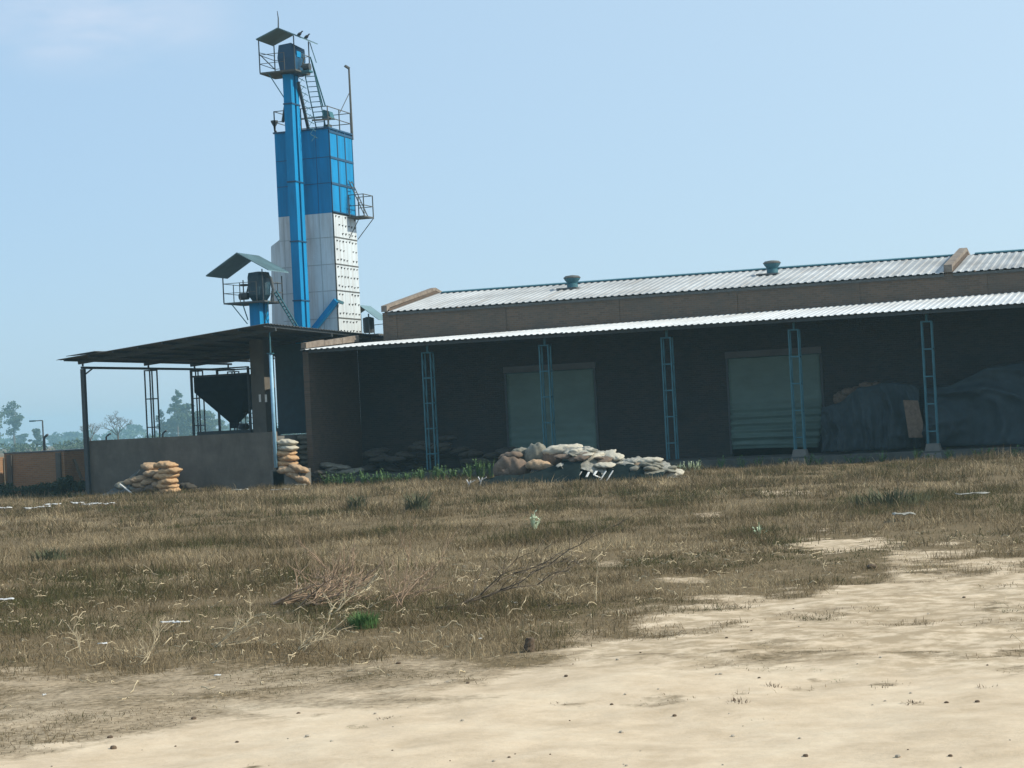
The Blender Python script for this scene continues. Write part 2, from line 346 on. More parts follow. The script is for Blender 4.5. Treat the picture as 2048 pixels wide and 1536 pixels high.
# ------------------------------------------------------------------ dry grass
def grass_mesh(name, X, Y, H, spread, nb, width, tint, label, lean=.5, seed=0):
    """X,Y,H: tuft centres/heights; nb blades per tuft; each blade two quads bending over."""
    rg = np.random.default_rng(seed); N = len(X); n = N*nb
    bx = np.repeat(X, nb)+rg.normal(0, 1, n)*np.repeat(spread, nb); by = np.repeat(Y, nb)+rg.normal(0, 1, n)*np.repeat(spread, nb)
    h = np.repeat(H, nb)*rg.uniform(.35, 1.15, n); wv = np.repeat(width, nb)*rg.uniform(.6, 1.3, n)
    az = rg.uniform(0, 2*np.pi, n); ln = rg.uniform(.05, 1, n)**1.3*lean*2
    bz = gheight(bx, by)-.01
    dx, dy = np.cos(az), np.sin(az)
    fa = rg.uniform(0, 2*np.pi, n); sx, sy = np.cos(fa), np.sin(fa)
    V = np.empty((n, 5, 3), np.float32)
    m1 = h*.55; l1 = ln*h*.42; l2 = ln*h*1.05+rg.normal(0, .12, n)*h; top = h*np.clip(1-.30*ln**1.5, .18, 1)
    for k, (lx, zz, ww) in enumerate(((0, 0, -1), (0, 0, 1), (l1, m1, .8), (l1, m1, -.8), (l2, top, 0))):
        V[:, k, 0] = bx+dx*lx+sx*wv*ww*.5; V[:, k, 1] = by+dy*lx+sy*wv*ww*.5; V[:, k, 2] = bz+zz
    base = (np.arange(n)*5)[:, None]
    T = np.concatenate([base+np.array([0, 1, 2]), base+np.array([0, 2, 3]), base+np.array([3, 2, 4])], 0)
    tn = np.repeat(np.clip(np.repeat(tint, nb)+rg.normal(0, .17, n), 0, 1), 5)
    o = npmesh(name, V.reshape(-1, 3), T, grass_mat, attr={'tint': tn})
    tag(o, label, 'grass', kind='stuff'); return o
grass_mat = bpy.data.materials.new('dry_grass'); grass_mat.use_nodes = True; t = grass_mat.node_tree; b = t.nodes['Principled BSDF']
b.inputs['Roughness'].default_value = .9; b.inputs['Specular IOR Level'].default_value = .15
at = t.nodes.new('ShaderNodeAttribute'); at.attribute_name = 'tint'
r = ramp(at.outputs['Fac'], [(0, (.075, .078, .030)), (.2, (.092, .078, .038)), (.42, (.130, .094, .050)), (.7, (.232, .180, .108)), (1, (.43, .35, .22))])
tl = t.nodes.new('ShaderNodeBsdfTranslucent'); ms = t.nodes.new('ShaderNodeMixShader'); ms.inputs[0].default_value = .25
t.links.new(r.outputs[0], b.inputs['Base Color']); t.links.new(r.outputs[0], tl.inputs['Color'])
t.links.new(b.outputs[0], ms.inputs[1]); t.links.new(tl.outputs[0], ms.inputs[2]); t.links.new(ms.outputs[0], t.nodes['Material Output'].inputs['Surface'])
def scatter(w0, w1, dens, margin, seed):
    rg = np.random.default_rng(seed); hw = 1024/F*w1*1.06+margin
    n = int((w1-w0)*2*hw*dens); W_ = rg.uniform(w0, w1, n); r_ = rg.uniform(-hw, hw, n)
    k = np.abs(r_) < 1024/F*W_*1.06+margin; X, Y = frame_to_world(r_[k], W_[k])
    m, px, py = soil_mask(X, Y); return X, Y, m, px, py, W_[k]
BX0 = [(-15.2, -5.0, -1.7, 18), (-5.3, 40, -.2, 30), (-25, -16.9, -.2, 30)]
def outside(X, Y):
    k = np.ones(len(X), bool)
    for x0, x1, y0, y1 in BX0: k &= ~((X > x0) & (X < x1) & (Y > y0) & (Y < y1))
    return k
def tintfield(X, Y, px, py):
    tn = .51+1.25*(fbm(X*.30, Y*.30, 40)-.5)+1.0*(fbm(X*1.1, Y*1.1, 41)-.5)+.7*(fbm(X*4, Y*4, 43, 2)-.5)
    g = fbm(X*.28+9, Y*.28, 44); tn = np.where(g > .60, tn-.30*np.clip((g-.60)*9, 0, 1), tn)
    for cx, cy, rx, ry, k in ((560, 1195, 800, 62, .20), (60, 1235, 110, 26, .4), (370, 1290, 80, 18, .5), (1780, 1010, 170, 30, .35), (2000, 1010, 80, 40, .35), (210, 1115, 80, 15, .3),
                              (1990, 1225, 90, 22, .4), (560, 1330, 90, 12, .45), (430, 1215, 40, 10, .45)):
        q = ((px-cx)/rx)**2+((py-cy)/ry)**2; tn = tn-k*np.clip(1.3-q, 0, 1)
    q = ((px-1300)/250)**2+((py-1100)/30)**2; tn = tn+.15*np.clip(1-q, 0, 1)
    return np.clip(tn, 0, 1)
def clump(X, Y, px, py):
    c = fbm(X*.45, Y*.45, 61); c2 = fbm(X*1.5, Y*1.5, 62)
    h = .38+2.0*np.clip(c-.38, 0, 1)+2.6*np.clip(c2-.50, 0, 1)
    return h
for (w0, w1, dens, nb, wid, hh, sd_, nm) in ((11, 19.5, 70, 11, .005, .085, 1, 'short'), (19.5, 30, 60, 14, .006, .17, 2, 'near'), (30, 48, 24, 15, .009, .23, 3, 'middle'), (48, 84, 10, 16, .015, .29, 4, 'far')):
    X, Y, m, px, py, W_ = scatter(w0, w1, dens, 2.5, sd_)
    rg = np.random.default_rng(100+sd_); cl = clump(X, Y, px, py)
    gap = np.clip((fbm(X*.75, Y*.75, 91)-.38)*5, .28, 1)
    keep = (rg.uniform(0, 1, len(X)) < np.clip(1.10-1.22*m, .006, 1)*gap) & outside(X, Y)
    X, Y, m, px, py, cl = X[keep], Y[keep], m[keep], px[keep], py[keep], cl[keep]
    H = hh*cl*np.clip(1-1.2*m, .28, 1)
    grass_mesh('dry_grass', X, Y, H, .05+.13*H/hh, nb, np.full(len(X), wid), tintfield(X, Y, px, py)-.10*np.clip(cl-1, 0, 1),
               {'short': 'sparse short stubble at the edge of the bare earth in the foreground', 'near': 'tangled dry grass in the near part of the yard',
                'middle': 'brown dry grass across the middle of the yard', 'far': 'brown grass reaching back to the sheds'}[nm], lean=1.0, seed=sd_)

# ------------------------------------------------------------------ warehouse
def corrugated(mb, P0, P1, Q0, Q1, pitch=.3, amp=.035, th=.012):
    """sheet between edge P0-P1 (low) and Q0-Q1 (high), ribs running low to high, real trapezoid ribs."""
    P0, P1, Q0, Q1 = map(Vector, (P0, P1, Q0, Q1)); L = (P1-P0).length; n = max(2, int(round(L/pitch)))
    nrm = (P1-P0).cross(Q0-P0).normalized()
    if nrm.z < 0: nrm = -nrm
    ts = []
    for i in range(n):
        for a, hgt in ((0, 0), (.45, 0), (.58, 1), (.87, 1)): ts.append(((i+a)/n, hgt*amp))
    ts.append((1, 0)); vs = []
    for t, h in ts:
        p = P0.lerp(P1, t)+nrm*h; q = Q0.lerp(Q1, t)+nrm*h
        vs += [p, q, p-nrm*th, q-nrm*th]
    fs = []
    for i in range(len(ts)-1):
        a = i*4; b = a+4
        fs += [(a, b, b+1, a+1), (a+2, a+3, b+3, b+2), (a, a+2, b+2, b), (a+1, b+1, b+3, a+3)]
    e = (len(ts)-1)*4; fs += [(0, 1, 3, 2), (e, e+2, e+3, e+1)]
    mb.add(vs, fs); return mb
YW, YR, HE, HR, XL, XM, XE = 4.578, 10.57, 6.91, 7.95, -3.75, 20.18, 33.0
wh = thing('warehouse', (8, 4.6, GZ), 'long low brick warehouse with white corrugated roof and deep shaded verandah', 'warehouse')
m = MB(); doors = [(1.75, 5.63), (11.31, 15.1)]; xs = [-5.0, 1.75, 5.63, 11.31, 15.1, XE]
for i, (a, b_) in enumerate(zip(xs[:-1], xs[1:])):
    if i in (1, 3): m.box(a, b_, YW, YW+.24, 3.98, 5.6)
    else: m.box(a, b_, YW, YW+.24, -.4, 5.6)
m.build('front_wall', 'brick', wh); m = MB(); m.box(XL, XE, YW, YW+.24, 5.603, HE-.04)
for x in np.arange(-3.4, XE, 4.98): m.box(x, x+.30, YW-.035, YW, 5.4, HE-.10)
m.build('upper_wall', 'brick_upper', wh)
MB().box(XL, XE, 2*YR-YW-.24, 2*YR-YW, -.4, HE-.04).build('rear_wall', 'brick', wh)
def gable(x0, x1, up):
    g = MB(); g.prism([(x0, YW+.245, -.4), (x0, 2*YR-YW-.245, -.4), (x0, 2*YR-YW-.245, HE+up*.6), (x0, YR, HR+up*.6), (x0, YW+.245, HE+up*.6)], (x1-x0, 0, 0))
    o = g.build('gable_wall', 'brick_side', wh)
    c = MB(); c.prism([(x0-.02, YW-.06, HE+.0), (x0-.02, YW+.3, HE+up*.6+.05), (x0-.02, YR, HR+up*.6+.003), (x0-.02, 2*YR-YW-.2, HE+up*.6+.05), (x0-.02, 2*YR-YW+.06, HE), (x0-.02, 2*YR-YW+.06, HE+up+.02), (x0-.02, YR, HR+up+.04), (x0-.02, YW-.06, HE+up+.02)], (x1-x0+.04, 0, 0))
    c.build('parapet_coping', 'sunlit_coping', o); return o
gable(XL, XL+.22, .24); gable(XM, XM+.28, .28)
MB().prism([(XE, YW+.245, -.4), (XE, 2*YR-YW-.245, -.4), (XE, 2*YR-YW-.245, HE), (XE, YR, HR), (XE, YW+.245, HE)], (.24, 0, 0)).build('gable_wall', 'brick_side', wh)
for a, b_ in ((XL+.29, XM-.03), (XM+.33, XE+.3)):
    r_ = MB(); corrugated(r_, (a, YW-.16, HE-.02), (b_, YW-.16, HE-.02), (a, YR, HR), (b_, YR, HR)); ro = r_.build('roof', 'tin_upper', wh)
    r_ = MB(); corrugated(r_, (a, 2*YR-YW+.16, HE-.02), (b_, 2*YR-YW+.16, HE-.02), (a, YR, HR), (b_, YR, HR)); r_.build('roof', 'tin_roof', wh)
    MB().prism([(a+.3, YR-.30, HR-.01), (a+.3, YR-.30, HR+.035), (a+.3, YR, HR+.09), (a+.3, YR+.3, HR+.035), (a+.3, YR+.3, HR-.01)], (b_-a-.4, 0, 0)).build('ridge_cap', 'steel_teal', ro)
    MB().box(a, b_, YW-.10, YW-.002, HE-.16, HE-.06).build('eave_board', 'rust_steel', wh)
def vent(px, py, s=1):
    p = on(px, py, 'Y', 8.4); z = HE+(8.4-YW)/(YR-YW)*(HR-HE)
    v = MB().lathe([(.24, -.05), (.24, .22), (.20, .24), (.33, .40), (.36, .46)], (p.x, 8.4, z), 22).build('roof_vent', 'steel_teal', wh, smooth=False)
    MB().lathe([(.37, .462), (.38, .50), (.30, .57), (.10, .60)], (p.x, 8.4, z), 22).build('vent_cap', 'rust_steel', v)
    MB().box(p.x-.62, p.x+.3, 8.0, 8.75, z-.02, z+.05).build('flashing', 'tin_dark', v)
vent(1145, 575); vent(1545, 548)
# small lifted sheets / patches on the roof
# verandah
m = MB(); m.box(-5.0, XE, -.30, YW-.003, -.5, .05); m.build('verandah_floor', 'floor_shaded', wh)
AX0, AX1 = -5.24, XE+.3
def awz(x): return 5.61+.35*(x+5.24)/29
for k, (a, b_) in enumerate(((AX0, -2.14), (-2.2, 6.06), (6.0, 15.06), (15.0, 24.06), (24.0, AX1))):
    o_ = .014*(k % 2); m = MB(); corrugated(m, (a, -.8-.03*(k % 3), 5.262+o_), (b_, -.8-.03*(k % 3), 5.262+o_), (a, YW-.004, awz(a)), (b_, YW-.004, awz(b_)), pitch=.25, amp=.03)
    m.build('awning', 'tin_roof', wh)
for y in (-.62, 1.2, 3.0, 4.4): MB().bar((AX0+.3, y, 5.20+(y+.8)/5.38*.35-.03), (AX1-.3, y, 5.20+(y+.8)/5.38*.62-.03), .07, .10).build('purlin', 'steel_dark', wh)
lw = MB(); lw.prism([(-5.25, -.55, -.4), (-5.25, YW-.003, -.4), (-5.25, YW-.003, 5.62), (-5.25, -.55, 5.20)], (.25, 0, 0)); ew = lw.build('end_wall', 'brick_side', wh)
def ztop(y): return 5.26+(y+.8)/5.38*.38
for a, b_ in ((-.72, 1.1), (1.13, 3.0), (3.03, YW+.25)):
    j = random.uniform(-.03, .03)
    MB().prism([(-5.22, a, ztop(a)+.06), (-5.22, b_, ztop(b_)+.06), (-5.22, b_, ztop(b_)+.33+j), (-5.22, a, ztop(a)+.29+j)], (.22, 0, 0)).build('parapet_coping', 'sunlit_coping', ew)
def lattice(parent, x, y, z0, z1, wx, wy, step, mname, t=.045, diag=True):
    m = MB(); h = t/2
    for sx in (-1, 1):
        for sy in (-1, 1): m.box(x+sx*wx/2-h, x+sx*wx/2+h, y+sy*wy/2-h, y+sy*wy/2+h, z0, z1)
    z = z1-.02; k = 0
    while z > z0+.1:
        for sy in (-1, 1): m.box(x-wx/2+h, x+wx/2-h, y+sy*wy/2-h*.8, y+sy*wy/2+h*.8, z-.025, z+.02)
        for sx in (-1, 1): m.box(x+sx*wx/2-h*.8, x+sx*wx/2+h*.8, y-wy/2+h, y+wy/2-h, z-.025, z+.02)
        if diag and z-step > z0:
            for sx in (-1, 1): m.bar((x+sx*wx/2, y-wy/2, z), (x+sx*wx/2, y+wy/2, z-step), .02)
        z -= step; k += 1
    return m.build('lattice_post', mname, parent)
for i in range(7):
    x = i*4.98+.02
    lp = lattice(wh, x, 0, .14 if i < 4 else .30, 4.88, .36, .34, 1.02, 'steel_teal', .05)
    MB().box(x-.04, x+.04, -.04, .04, 4.885, 5.19).build('top_stub', 'steel_teal', lp)
    if i >= 3: MB().add([(x+a*.36, b_*.36, -.3) for a, b_ in ((-1, -1), (1, -1), (1, 1), (-1, 1))]+[(x+a*.23, b_*.23, .32) for a, b_ in ((-1, -1), (1, -1), (1, 1), (-1, 1))],
                         [(0, 3, 2, 1), (4, 5, 6, 7), (0, 1, 5, 4), (1, 2, 6, 5), (2, 3, 7, 6), (3, 0, 4, 7)]).build('footing', 'concrete', lp)
    MB().bar((x, -.6, 5.15), (x, YW, 5.15+.36), .06, .08).build('rafter', 'steel_dark', lp)
def shutter(x0, x1, z0, z1, wav, parent):
    ns = int((z1-z0)/.13); vs = []; NX = 24
    for k in range(ns*2+1):
        z = z1-(z1-z0)*k/(ns*2); f = (z1-z)/(z1-z0)
        for j in range(NX+1):
            u = j/NX; x = x0+(x1-x0)*u
            y = YW-.03-.04*(k % 2)-(wav*.09*(1+math.sin(f*2*math.pi*(z1-z0)/.29))*min(1, max(0, f-.45)*5))-wav*.20*max(0, f-.6)**1*(math.sin(f*31+u*2))-.012*math.sin(u*9+f*7)*wav
            zz = z+wav*max(0, f-.65)*.12*math.sin(u*3.0+1)
            vs.append((x-wav*(.9*max(0, f-.75)*(u-.8)*5 if u > .8 else 0), y, zz))
    fs = [(k*(NX+1)+j, (k+1)*(NX+1)+j, (k+1)*(NX+1)+j+1, k*(NX+1)+j+1) for k in range(ns*2) for j in range(NX)]
    o = npmesh('shutter_door', vs, fs, 'shutter', parent); o.modifiers.new('thickness', 'SOLIDIFY').thickness = .015
    MB().box(x0-.1, x1+.1, YW-.12, YW-.002, z1+.002, z1+.26).build('shutter_box', 'tin_dark', o)
    for xx in (x0-.09, x1+.005): MB().box(xx, xx+.085, YW-.07, YW-.003, .145, z1).build('guide_rail', 'steel_dark', o)
    return o
s1 = shutter(1.77, 5.61, .16, 3.96, .15, wh); s2 = shutter(11.33, 15.08, .30, 4.04, 1.0, wh)
s2['label'] = 'grey roller shutter with a buckled, bulging lower half'

# ------------------------------------------------------------------ open shed with monopitch roof
EX, HX, SY0, SY1 = -14.65, -5.32, -4.2, 11.5
h0 = on(532, 647, 'X', HX); h1 = on(757, 671, 'X', HX)
def hz(y): return h0.z+(h1.z-h0.z)*(y-h0.y)/(h1.y-h0.y)
SY0 = h0.y
lz = on(112, 720, 'Y', SY0); EX = lz.x
shed = thing('open_shed', (-10, 0, GZ), 'open-sided shed with a dark single-slope tin roof rising to the right over steel posts', 'shed')
def rz(x, y): return lz.z+(hz(y)-lz.z)*(x-EX)/(HX-EX)
m = MB(); corrugated(m, (EX, SY0, lz.z), (EX, SY1, lz.z+.05), (HX, SY0, hz(SY0)), (HX, SY1, hz(SY1)), pitch=.28, amp=.03); m.build('roof', 'tin_dark', shed)
MB().prism([(EX+.55, SY0-.12, rz(EX+.55, SY0)+.06), (EX+1.9, SY0-.12, rz(EX+1.9, SY0)+.06), (EX+1.9, SY0+1.0, rz(EX+1.9, SY0)+.07), (EX+.35, SY0+1.0, rz(EX+.55, SY0)+.12)], (0, 0, .02)).build('loose_sheet', 'tin_dark', shed)
for k in range(9):
    x = EX+.35+k*(HX-EX-.5)/8; MB().bar((x, SY0+.05, rz(x, SY0)-.06), (x, SY1-.05, rz(x, SY1)-.06), .05, .09).build('purlin', 'steel_dark', shed)
LX = -14.3
posts_y = [-2.6, 2.9, 7.2]
for y in posts_y: MB().bar((LX-.2, y, rz(LX, y)-.18), (HX-.1, y, rz(HX, y)-.18), .10, .14).build('rafter', 'steel_dark', shed)
pz = 4.97
bm_ = MB(); bm_.bar((LX, -2.7, pz+.06), (LX, SY1-.3, pz+.08), .09, .10); bm_.build('eave_beam', 'steel_dark', shed)
for y in posts_y+[10.6]: MB().box(LX-.03, LX+.03, y-.03, y+.03, pz+.12, rz(LX, y)-.12).build('post_stub', 'steel_dark', shed)
p = MB().bar((LX, -2.6, -.35), (LX, -2.6, pz), .17, .17).build('corner_post', 'steel_dark', shed)
MB().bar((LX+.05, -2.6, pz-.25), (LX+.45, -2.6, pz+.0), .05).build('brace', 'steel_dark', p)
for y in (2.9, 7.2, 10.9): lattice(shed, LX+.1, y, 1.85, pz, .36, .45, 1.25, 'steel_dark', .05, diag=False)
# front right: slim pale-blue pipe post
a_ = on(537, 652, 'Y', -2.6); b2 = on(541, 707, 'Y', -2.6); c2 = on(555, 935, 'Y', -2.6)
pp = MB().tube([(b2.x, -2.6, c2.z), (b2.x, -2.6, b2.z)], .075, 10).build('pipe_post', 'pipe_blue', shed, smooth=True); pp['label'] = 'pale blue pipe post at the front right corner'
MB().tube([(b2.x, -2.6, b2.z), (b2.x, -2.6, rz(b2.x, -2.6)-.2)], .035, 8).build('post_extension', 'steel_teal', pp)
MB().box(b2.x-.12, b2.x+.12, -2.7, -2.5, b2.z-.02, b2.z+.02).build('cap_plate', 'steel_teal', pp)

# retaining wall / raised floor of the shed
WX0 = on(175, 900, 'Y', -2.6).x+.0; WX1 = on(547, 870, 'Y', -2.6).x
rw = thing('plastered_wall', ((WX0+WX1)/2, -2.5, GZ), 'low grey plastered wall closing the front of the open shed', 'wall')
MB().box(WX0, WX1-.13, -2.5, -2.28, -.5, 1.99).build('wall', 'plaster', rw)
MB().box(WX1-.127, WX1, -2.52, -2.26, .4, 1.985).build('wall_end', 'sunlit_coping', rw)
MB().box(WX1-.127, WX1+.35, -2.55, -2.25, -.5, .397).build('end_block', 'concrete', rw)
fl = MB(); fl.box(WX0+.1, WX1-.2, -2.275, SY1-1, -.5, 1.80); fl.box(WX1-.197, -5.26, 1.6, SY1-1, -.5, 1.86); tag(fl.build('loading_platform', 'concrete'), 'raised concrete floor behind the low grey wall of the open shed', 'platform')
x_, X_ = on(405, 866, 'Y', 5).x, on(500, 866, 'Y', 5).x
# hopper
hp = on(442, 752, 'Y', 4.0); xl = on(387, 752, 'Y', 4.0).x; xr = on(496, 748, 'Y', 4.0).x; zt = on(442, 752, 'Y', 4).z; zm = on(442, 782, 'Y', 4).z; zb = on(450, 846, 'Y', 5).z
D_ = 2.3; cx_, cy_ = (xl+xr)/2, 4.0+D_/2
hop = thing('steel_hopper', (cx_, cy_, 1.8), 'large dark inverted-pyramid steel hopper standing under the open shed roof', 'hopper')
def ring(x0, x1, y0, y1, z): return [(x0, y0, z), (x1, y0, z), (x1, y1, z), (x0, y1, z)]
m = MB(); vs = ring(xl, xr, 4, 4+D_, zt)+ring(xl, xr, 4, 4+D_, zm)+ring(cx_-.16, cx_+.16, cy_-.16, cy_+.16, zb)+ring(cx_-.16, cx_+.16, cy_-.16, cy_+.16, zb-.25)
fs = [(0, 1, 2, 3)[::-1]]+[(i+k*4, (i+1) % 4+k*4, (i+1) % 4+4+k*4, i+4+k*4) for k in range(3) for i in range(4)]+[(12, 13, 14, 15)]
m.add(vs, fs).build('bin', 'hopper_black', hop)
for y in (4.0, 4+D_):
    MB().bar((xl-.05, y-.05, zt+.04), (xr+.05, y-.05, zt+.04), .08).build('rim_bar', 'steel_dark', hop)
for x in (xl-.06, xr+.06):
    for y in (3.9, 4.1+D_): MB().bar((x, y, 1.8), (x, y, zt+.35), .09).build('leg', 'steel_dark', hop)
for y in (3.9, 4.1+D_): MB().bar((xl-.06, y, zt+.33), (xr+.06, y, zt+.33), .06).build('top_rail', 'steel_dark', hop)
m = MB(); m.box(xl+.25, xr+.2, 3.6, 6.6, 1.79, 2.14); m.build('machine_bed', 'steel_dark', hop)
bw = thing('grain_blower', (xr-.25, 5.2, 2.14), 'small dark machine with a ladder frame beside the mouth of the hopper', 'machine')
m = MB(); cxx = xr-.62; m.lathe([(.05, 0), (.24, .02), (.26, .12), (.20, .24), (.06, .28)], (cxx, 4.6, 2.14), 14).build('housing', 'steel_dark', bw)
fr_ = MB()
for i in range(4): fr_.bar((xr-.42+i*.13, 4.4+i*.1, 2.14), (xr-.42+i*.13, 4.4+i*.1, 2.9+.25*(i % 3)), .035)
for z in (2.4, 2.65, 2.85): fr_.bar((xr-.5, 4.38, z), (xr+.02, 4.75, z), .035)
fr_.build('frame', 'steel_dark', bw)

# ------------------------------------------------------------------ grain dryer tower
TY = 5.5; TD = 2.55
def T(px, py, y=TY): return on(px, py, 'Y', y)
tx0 = (T(553, 262).x+T(562, 640).x)/2; tx1 = (T(657, 257).x+T(675, 665).x)/2; ztop_ = T(657, 257).z; zcol = T(664, 425).z; zbase = 1.86
dr = thing('grain_dryer', ((tx0+tx1)/2, TY+TD/2, zbase), 'tall square grain dryer tower, blue panels above and white perforated panels below', 'dryer tower')
MB().box(tx0, tx1, TY, TY+TD, zcol, ztop_).build('upper_body', 'blue_paint', dr)
MB().box(tx0, tx1, TY, TY+TD, 6.0, zcol-.003).build('lower_body', 'white_sheet', dr)
MB().box(T(549, 700, 4.0).x, T(604, 700, 4.0).x, 4.0, TY+TD, zbase, 5.75).build('shaded_base', 'teal_machine', dr)  # dryer base; dark colour and forward reach stand in for shade on the legs
# front-face seams
sm_ = MB()
for py in (316, 368): z = T(630, py).z; sm_.box(tx0+.02, tx1-.02, TY-.012, TY, z-.012, z+.012)
sm_.box(T(632, 300).x-.01, T(632, 300).x+.01, TY-.010, TY, zcol, ztop_-.05)
sm_.build('panel_seam', 'blue_deep', dr)
sm_ = MB(); zs = [T(640, py).z for py in (476, 530, 583, 638)]
for z in zs: sm_.box(tx0+.02, tx1-.02, TY-.012, TY, z-.014, z+.014)
for xx in (T(632, 300).x, T(590, 500).x-.5): sm_.box(xx-.010, xx+.010, TY-.010, TY, 6.0, zcol-.02)
sm_.build('panel_seam', 'seam_white', dr)
# right face: blue bays
fy = [TY+TD*k/3 for k in range(4)]; fz = [ztop_-.12, T(660, 314).z, T(662, 366).z, zcol+.03]
for k in range(3):
    for j in range(3):
        MB().box(tx1, tx1+.03, fy[j]+.05, fy[j+1]-.05, fz[k+1]+.06, fz[k]-.06).build('side_panel', 'blue_paint', dr)
fb = MB()
for y in fy: fb.box(tx1, tx1+.05, y-.045 if y > TY else y, y+.045 if y < TY+TD else y, zcol+.002, ztop_)
for z in fz: fb.box(tx1, tx1+.06, TY, TY+TD, z-.05, z+.05)
fb.build('side_framing', 'blue_deep', dr)
# white perforated panels
zz = [zcol-.03]+zs+[T(675, 690).z]
for k in range(5):
    pn = MB().box(tx1, tx1+.045, TY+.02, TY+TD-.02, zz[k+1]+.03, zz[k]-.03).build('vented_panel', 'white_sheet', dr)
    H_ = MB(); hh = zz[k]-zz[k+1]
    for rI, f in enumerate((.16, .52, .86)):
        for c in range(7):
            y = TY+.24+c*(TD-.46)/6+random.uniform(-.02, .02); z = zz[k+1]+hh*f+random.uniform(-.02, .02); sz = .055+random.uniform(-.012, .012)
            if random.random() < .08: continue
            H_.add([(tx1+.046, y-sz, z+sz*.9), (tx1+.046, y+sz, z+sz*.9), (tx1+.046, y, z-sz*.8), (tx1+.12, y, z+sz*.9)], [(0, 1, 2), (0, 3, 1), (0, 2, 3), (1, 3, 2)])
    H_.build('air_holes', 'hole', pn)
jb = MB()
for z in zs+[zcol]: jb.box(tx1, tx1+.06, TY, TY+TD, z-.028, z+.028)
jb.box(tx1, tx1+.055, TY, TY+.035, 6.0, zcol-.03)
jb.build('panel_joints', 'rust_steel', dr)
MB().box(tx0-.05, tx1+.07, TY-.05, TY+TD+.05, ztop_+.003, ztop_+.07).build('top_deck', 'blue_deep', dr)
# left-hand hood that bulges out below the blue part
yl = TY+.7
pts = [T(562, 440), T(553, 478), T(535, 492), T(536, 640)]
m = MB(); m.prism([(tx0-.003, TY+.35, pts[0].z), (pts[1].x, TY+.35, pts[1].z), (pts[2].x, TY+.35, pts[2].z), (pts[3].x, TY+.35, 6.1), (tx0-.003, TY+.35, 6.1)], (0, 1.6, 0)); m.build('air_hood', 'white_sheet', dr)
MB().prism([(tx0+.0, TY+.30, T(560, 468).z), (tx0-.08, TY+.30, T(560, 540).z), (tx0-.03, TY+.30, 6.1), (tx0+.0, TY+.30, 6.1)], (0, -.2, 0)).build('down_pipe', 'white_sheet', dr)
# diagonal blue spout at the foot of the front face
m = MB(); a = T(628, 662); b_ = T(676, 601); m.bar((a.x, TY-.15, a.z), (b_.x, TY-.15, b_.z), .26, .22); m.build('spout', 'blue_paint', dr)
MB().bar((b_.x-.02, TY-.15, b_.z), (b_.x+.18, TY+.1, b_.z-.12), .12).build('spout_mouth', 'steel_teal', dr)
# guard rail round the top
def rail(parent, corners, z0, h, mname='rust_steel', mids=(.5,), t=.04, nseg=2, nm='guard_rail'):
    m = MB(); n = len(corners)
    for i in range(n-1):
        a, b_ = Vector((*corners[i], 0)), Vector((*corners[i+1], 0))
        for k in range(nseg+1 if i == n-2 else nseg):
            q = a.lerp(b_, k/nseg); m.box(q.x-t/2, q.x+t/2, q.y-t/2, q.y+t/2, z0, z0+h)
        for f in (*mids, 1.0): m.bar((a.x, a.y, z0+h*f-t/2), (b_.x, b_.y, z0+h*f-t/2), t*.8)
    return m.build(nm, mname, parent)
rail(dr, [(tx0+.02, TY+.02), (tx1, TY+.02), (tx1, TY+TD), (tx0+.02, TY+TD), (tx0+.02, TY+.02)], ztop_+.07, .95)
# machinery on the deck
m = MB(); a = T(655, 243, TY+.6); m.add([(a.x-.22, TY+.5, ztop_+.55), (a.x+.22, TY+.5, ztop_+.45), (a.x+.24, TY+.9, ztop_+.5), (a.x-.2, TY+.9, ztop_+.6), (a.x-.14, TY+.5, ztop_+.95), (a.x+.14, TY+.5, ztop_+.85), (a.x+.14, TY+.9, ztop_+.85), (a.x-.14, TY+.9, ztop_+.95)], [(0, 3, 2, 1), (4, 5, 6, 7), (0, 1, 5, 4), (1, 2, 6, 5), (2, 3, 7, 6), (3, 0, 4, 7)])
m.bar((a.x, TY+.7, ztop_+.07), (a.x, TY+.7, ztop_+.5), .06); fl_ = m.build('flood_lamp', 'steel_teal', dr)
MB().box(T(638, 250).x-.14, T(638, 250).x+.14, TY+.8, TY+1.1, ztop_+.07, ztop_+.32).build('motor', 'rust_steel', dr)
MB().bar((T(622, 243).x, TY+.1, T(622, 240).z), (T(655, 239).x, TY+.4, T(655, 236).z), .07).build('conveyor_arm', 'rust_steel', dr)
# lamp mast on the right corner
mx_ = T(698, 268, TY+TD); mt = T(687, 137, TY+TD)
mast = MB().tube([(tx1+.03, TY+TD+.05, ztop_-.2), (tx1+.03, TY+TD+.05, mt.z)], [.06, .045], 8).build('lamp_mast', 'rust_steel', dr)
MB().bar((tx1+.05, TY+TD+.05, mt.z-.02), (tx1-.10, TY+TD-.1, mt.z+.10), .14, .08).build('lamp_head', 'steel_dark', mast)
MB().bar((tx1+.03, TY+TD+.05, ztop_+2.0), (tx1-.15, TY+TD-.8, ztop_+.95), .025).build('stay', 'rust_steel', mast)
# left top bracket with little funnel
fx, fz_ = T(545, 245).x, T(545, 243).z
m = MB().lathe([(.04, -.42), (.06, -.2), (.17, 0), (.17, .06)], (fx, TY+.2, fz_), 8).build('funnel', 'steel_dark', dr)
MB().bar((tx0+.3, TY+.2, ztop_+.07), (fx+.02, TY+.2, ztop_-.03), .05).build('bracket', 'steel_dark', m)
MB().bar((fx+.02, TY+.2, fz_-.4), (fx+.10, TY+.2, ztop_+.0), .09).build('bracket', 'steel_dark', m)
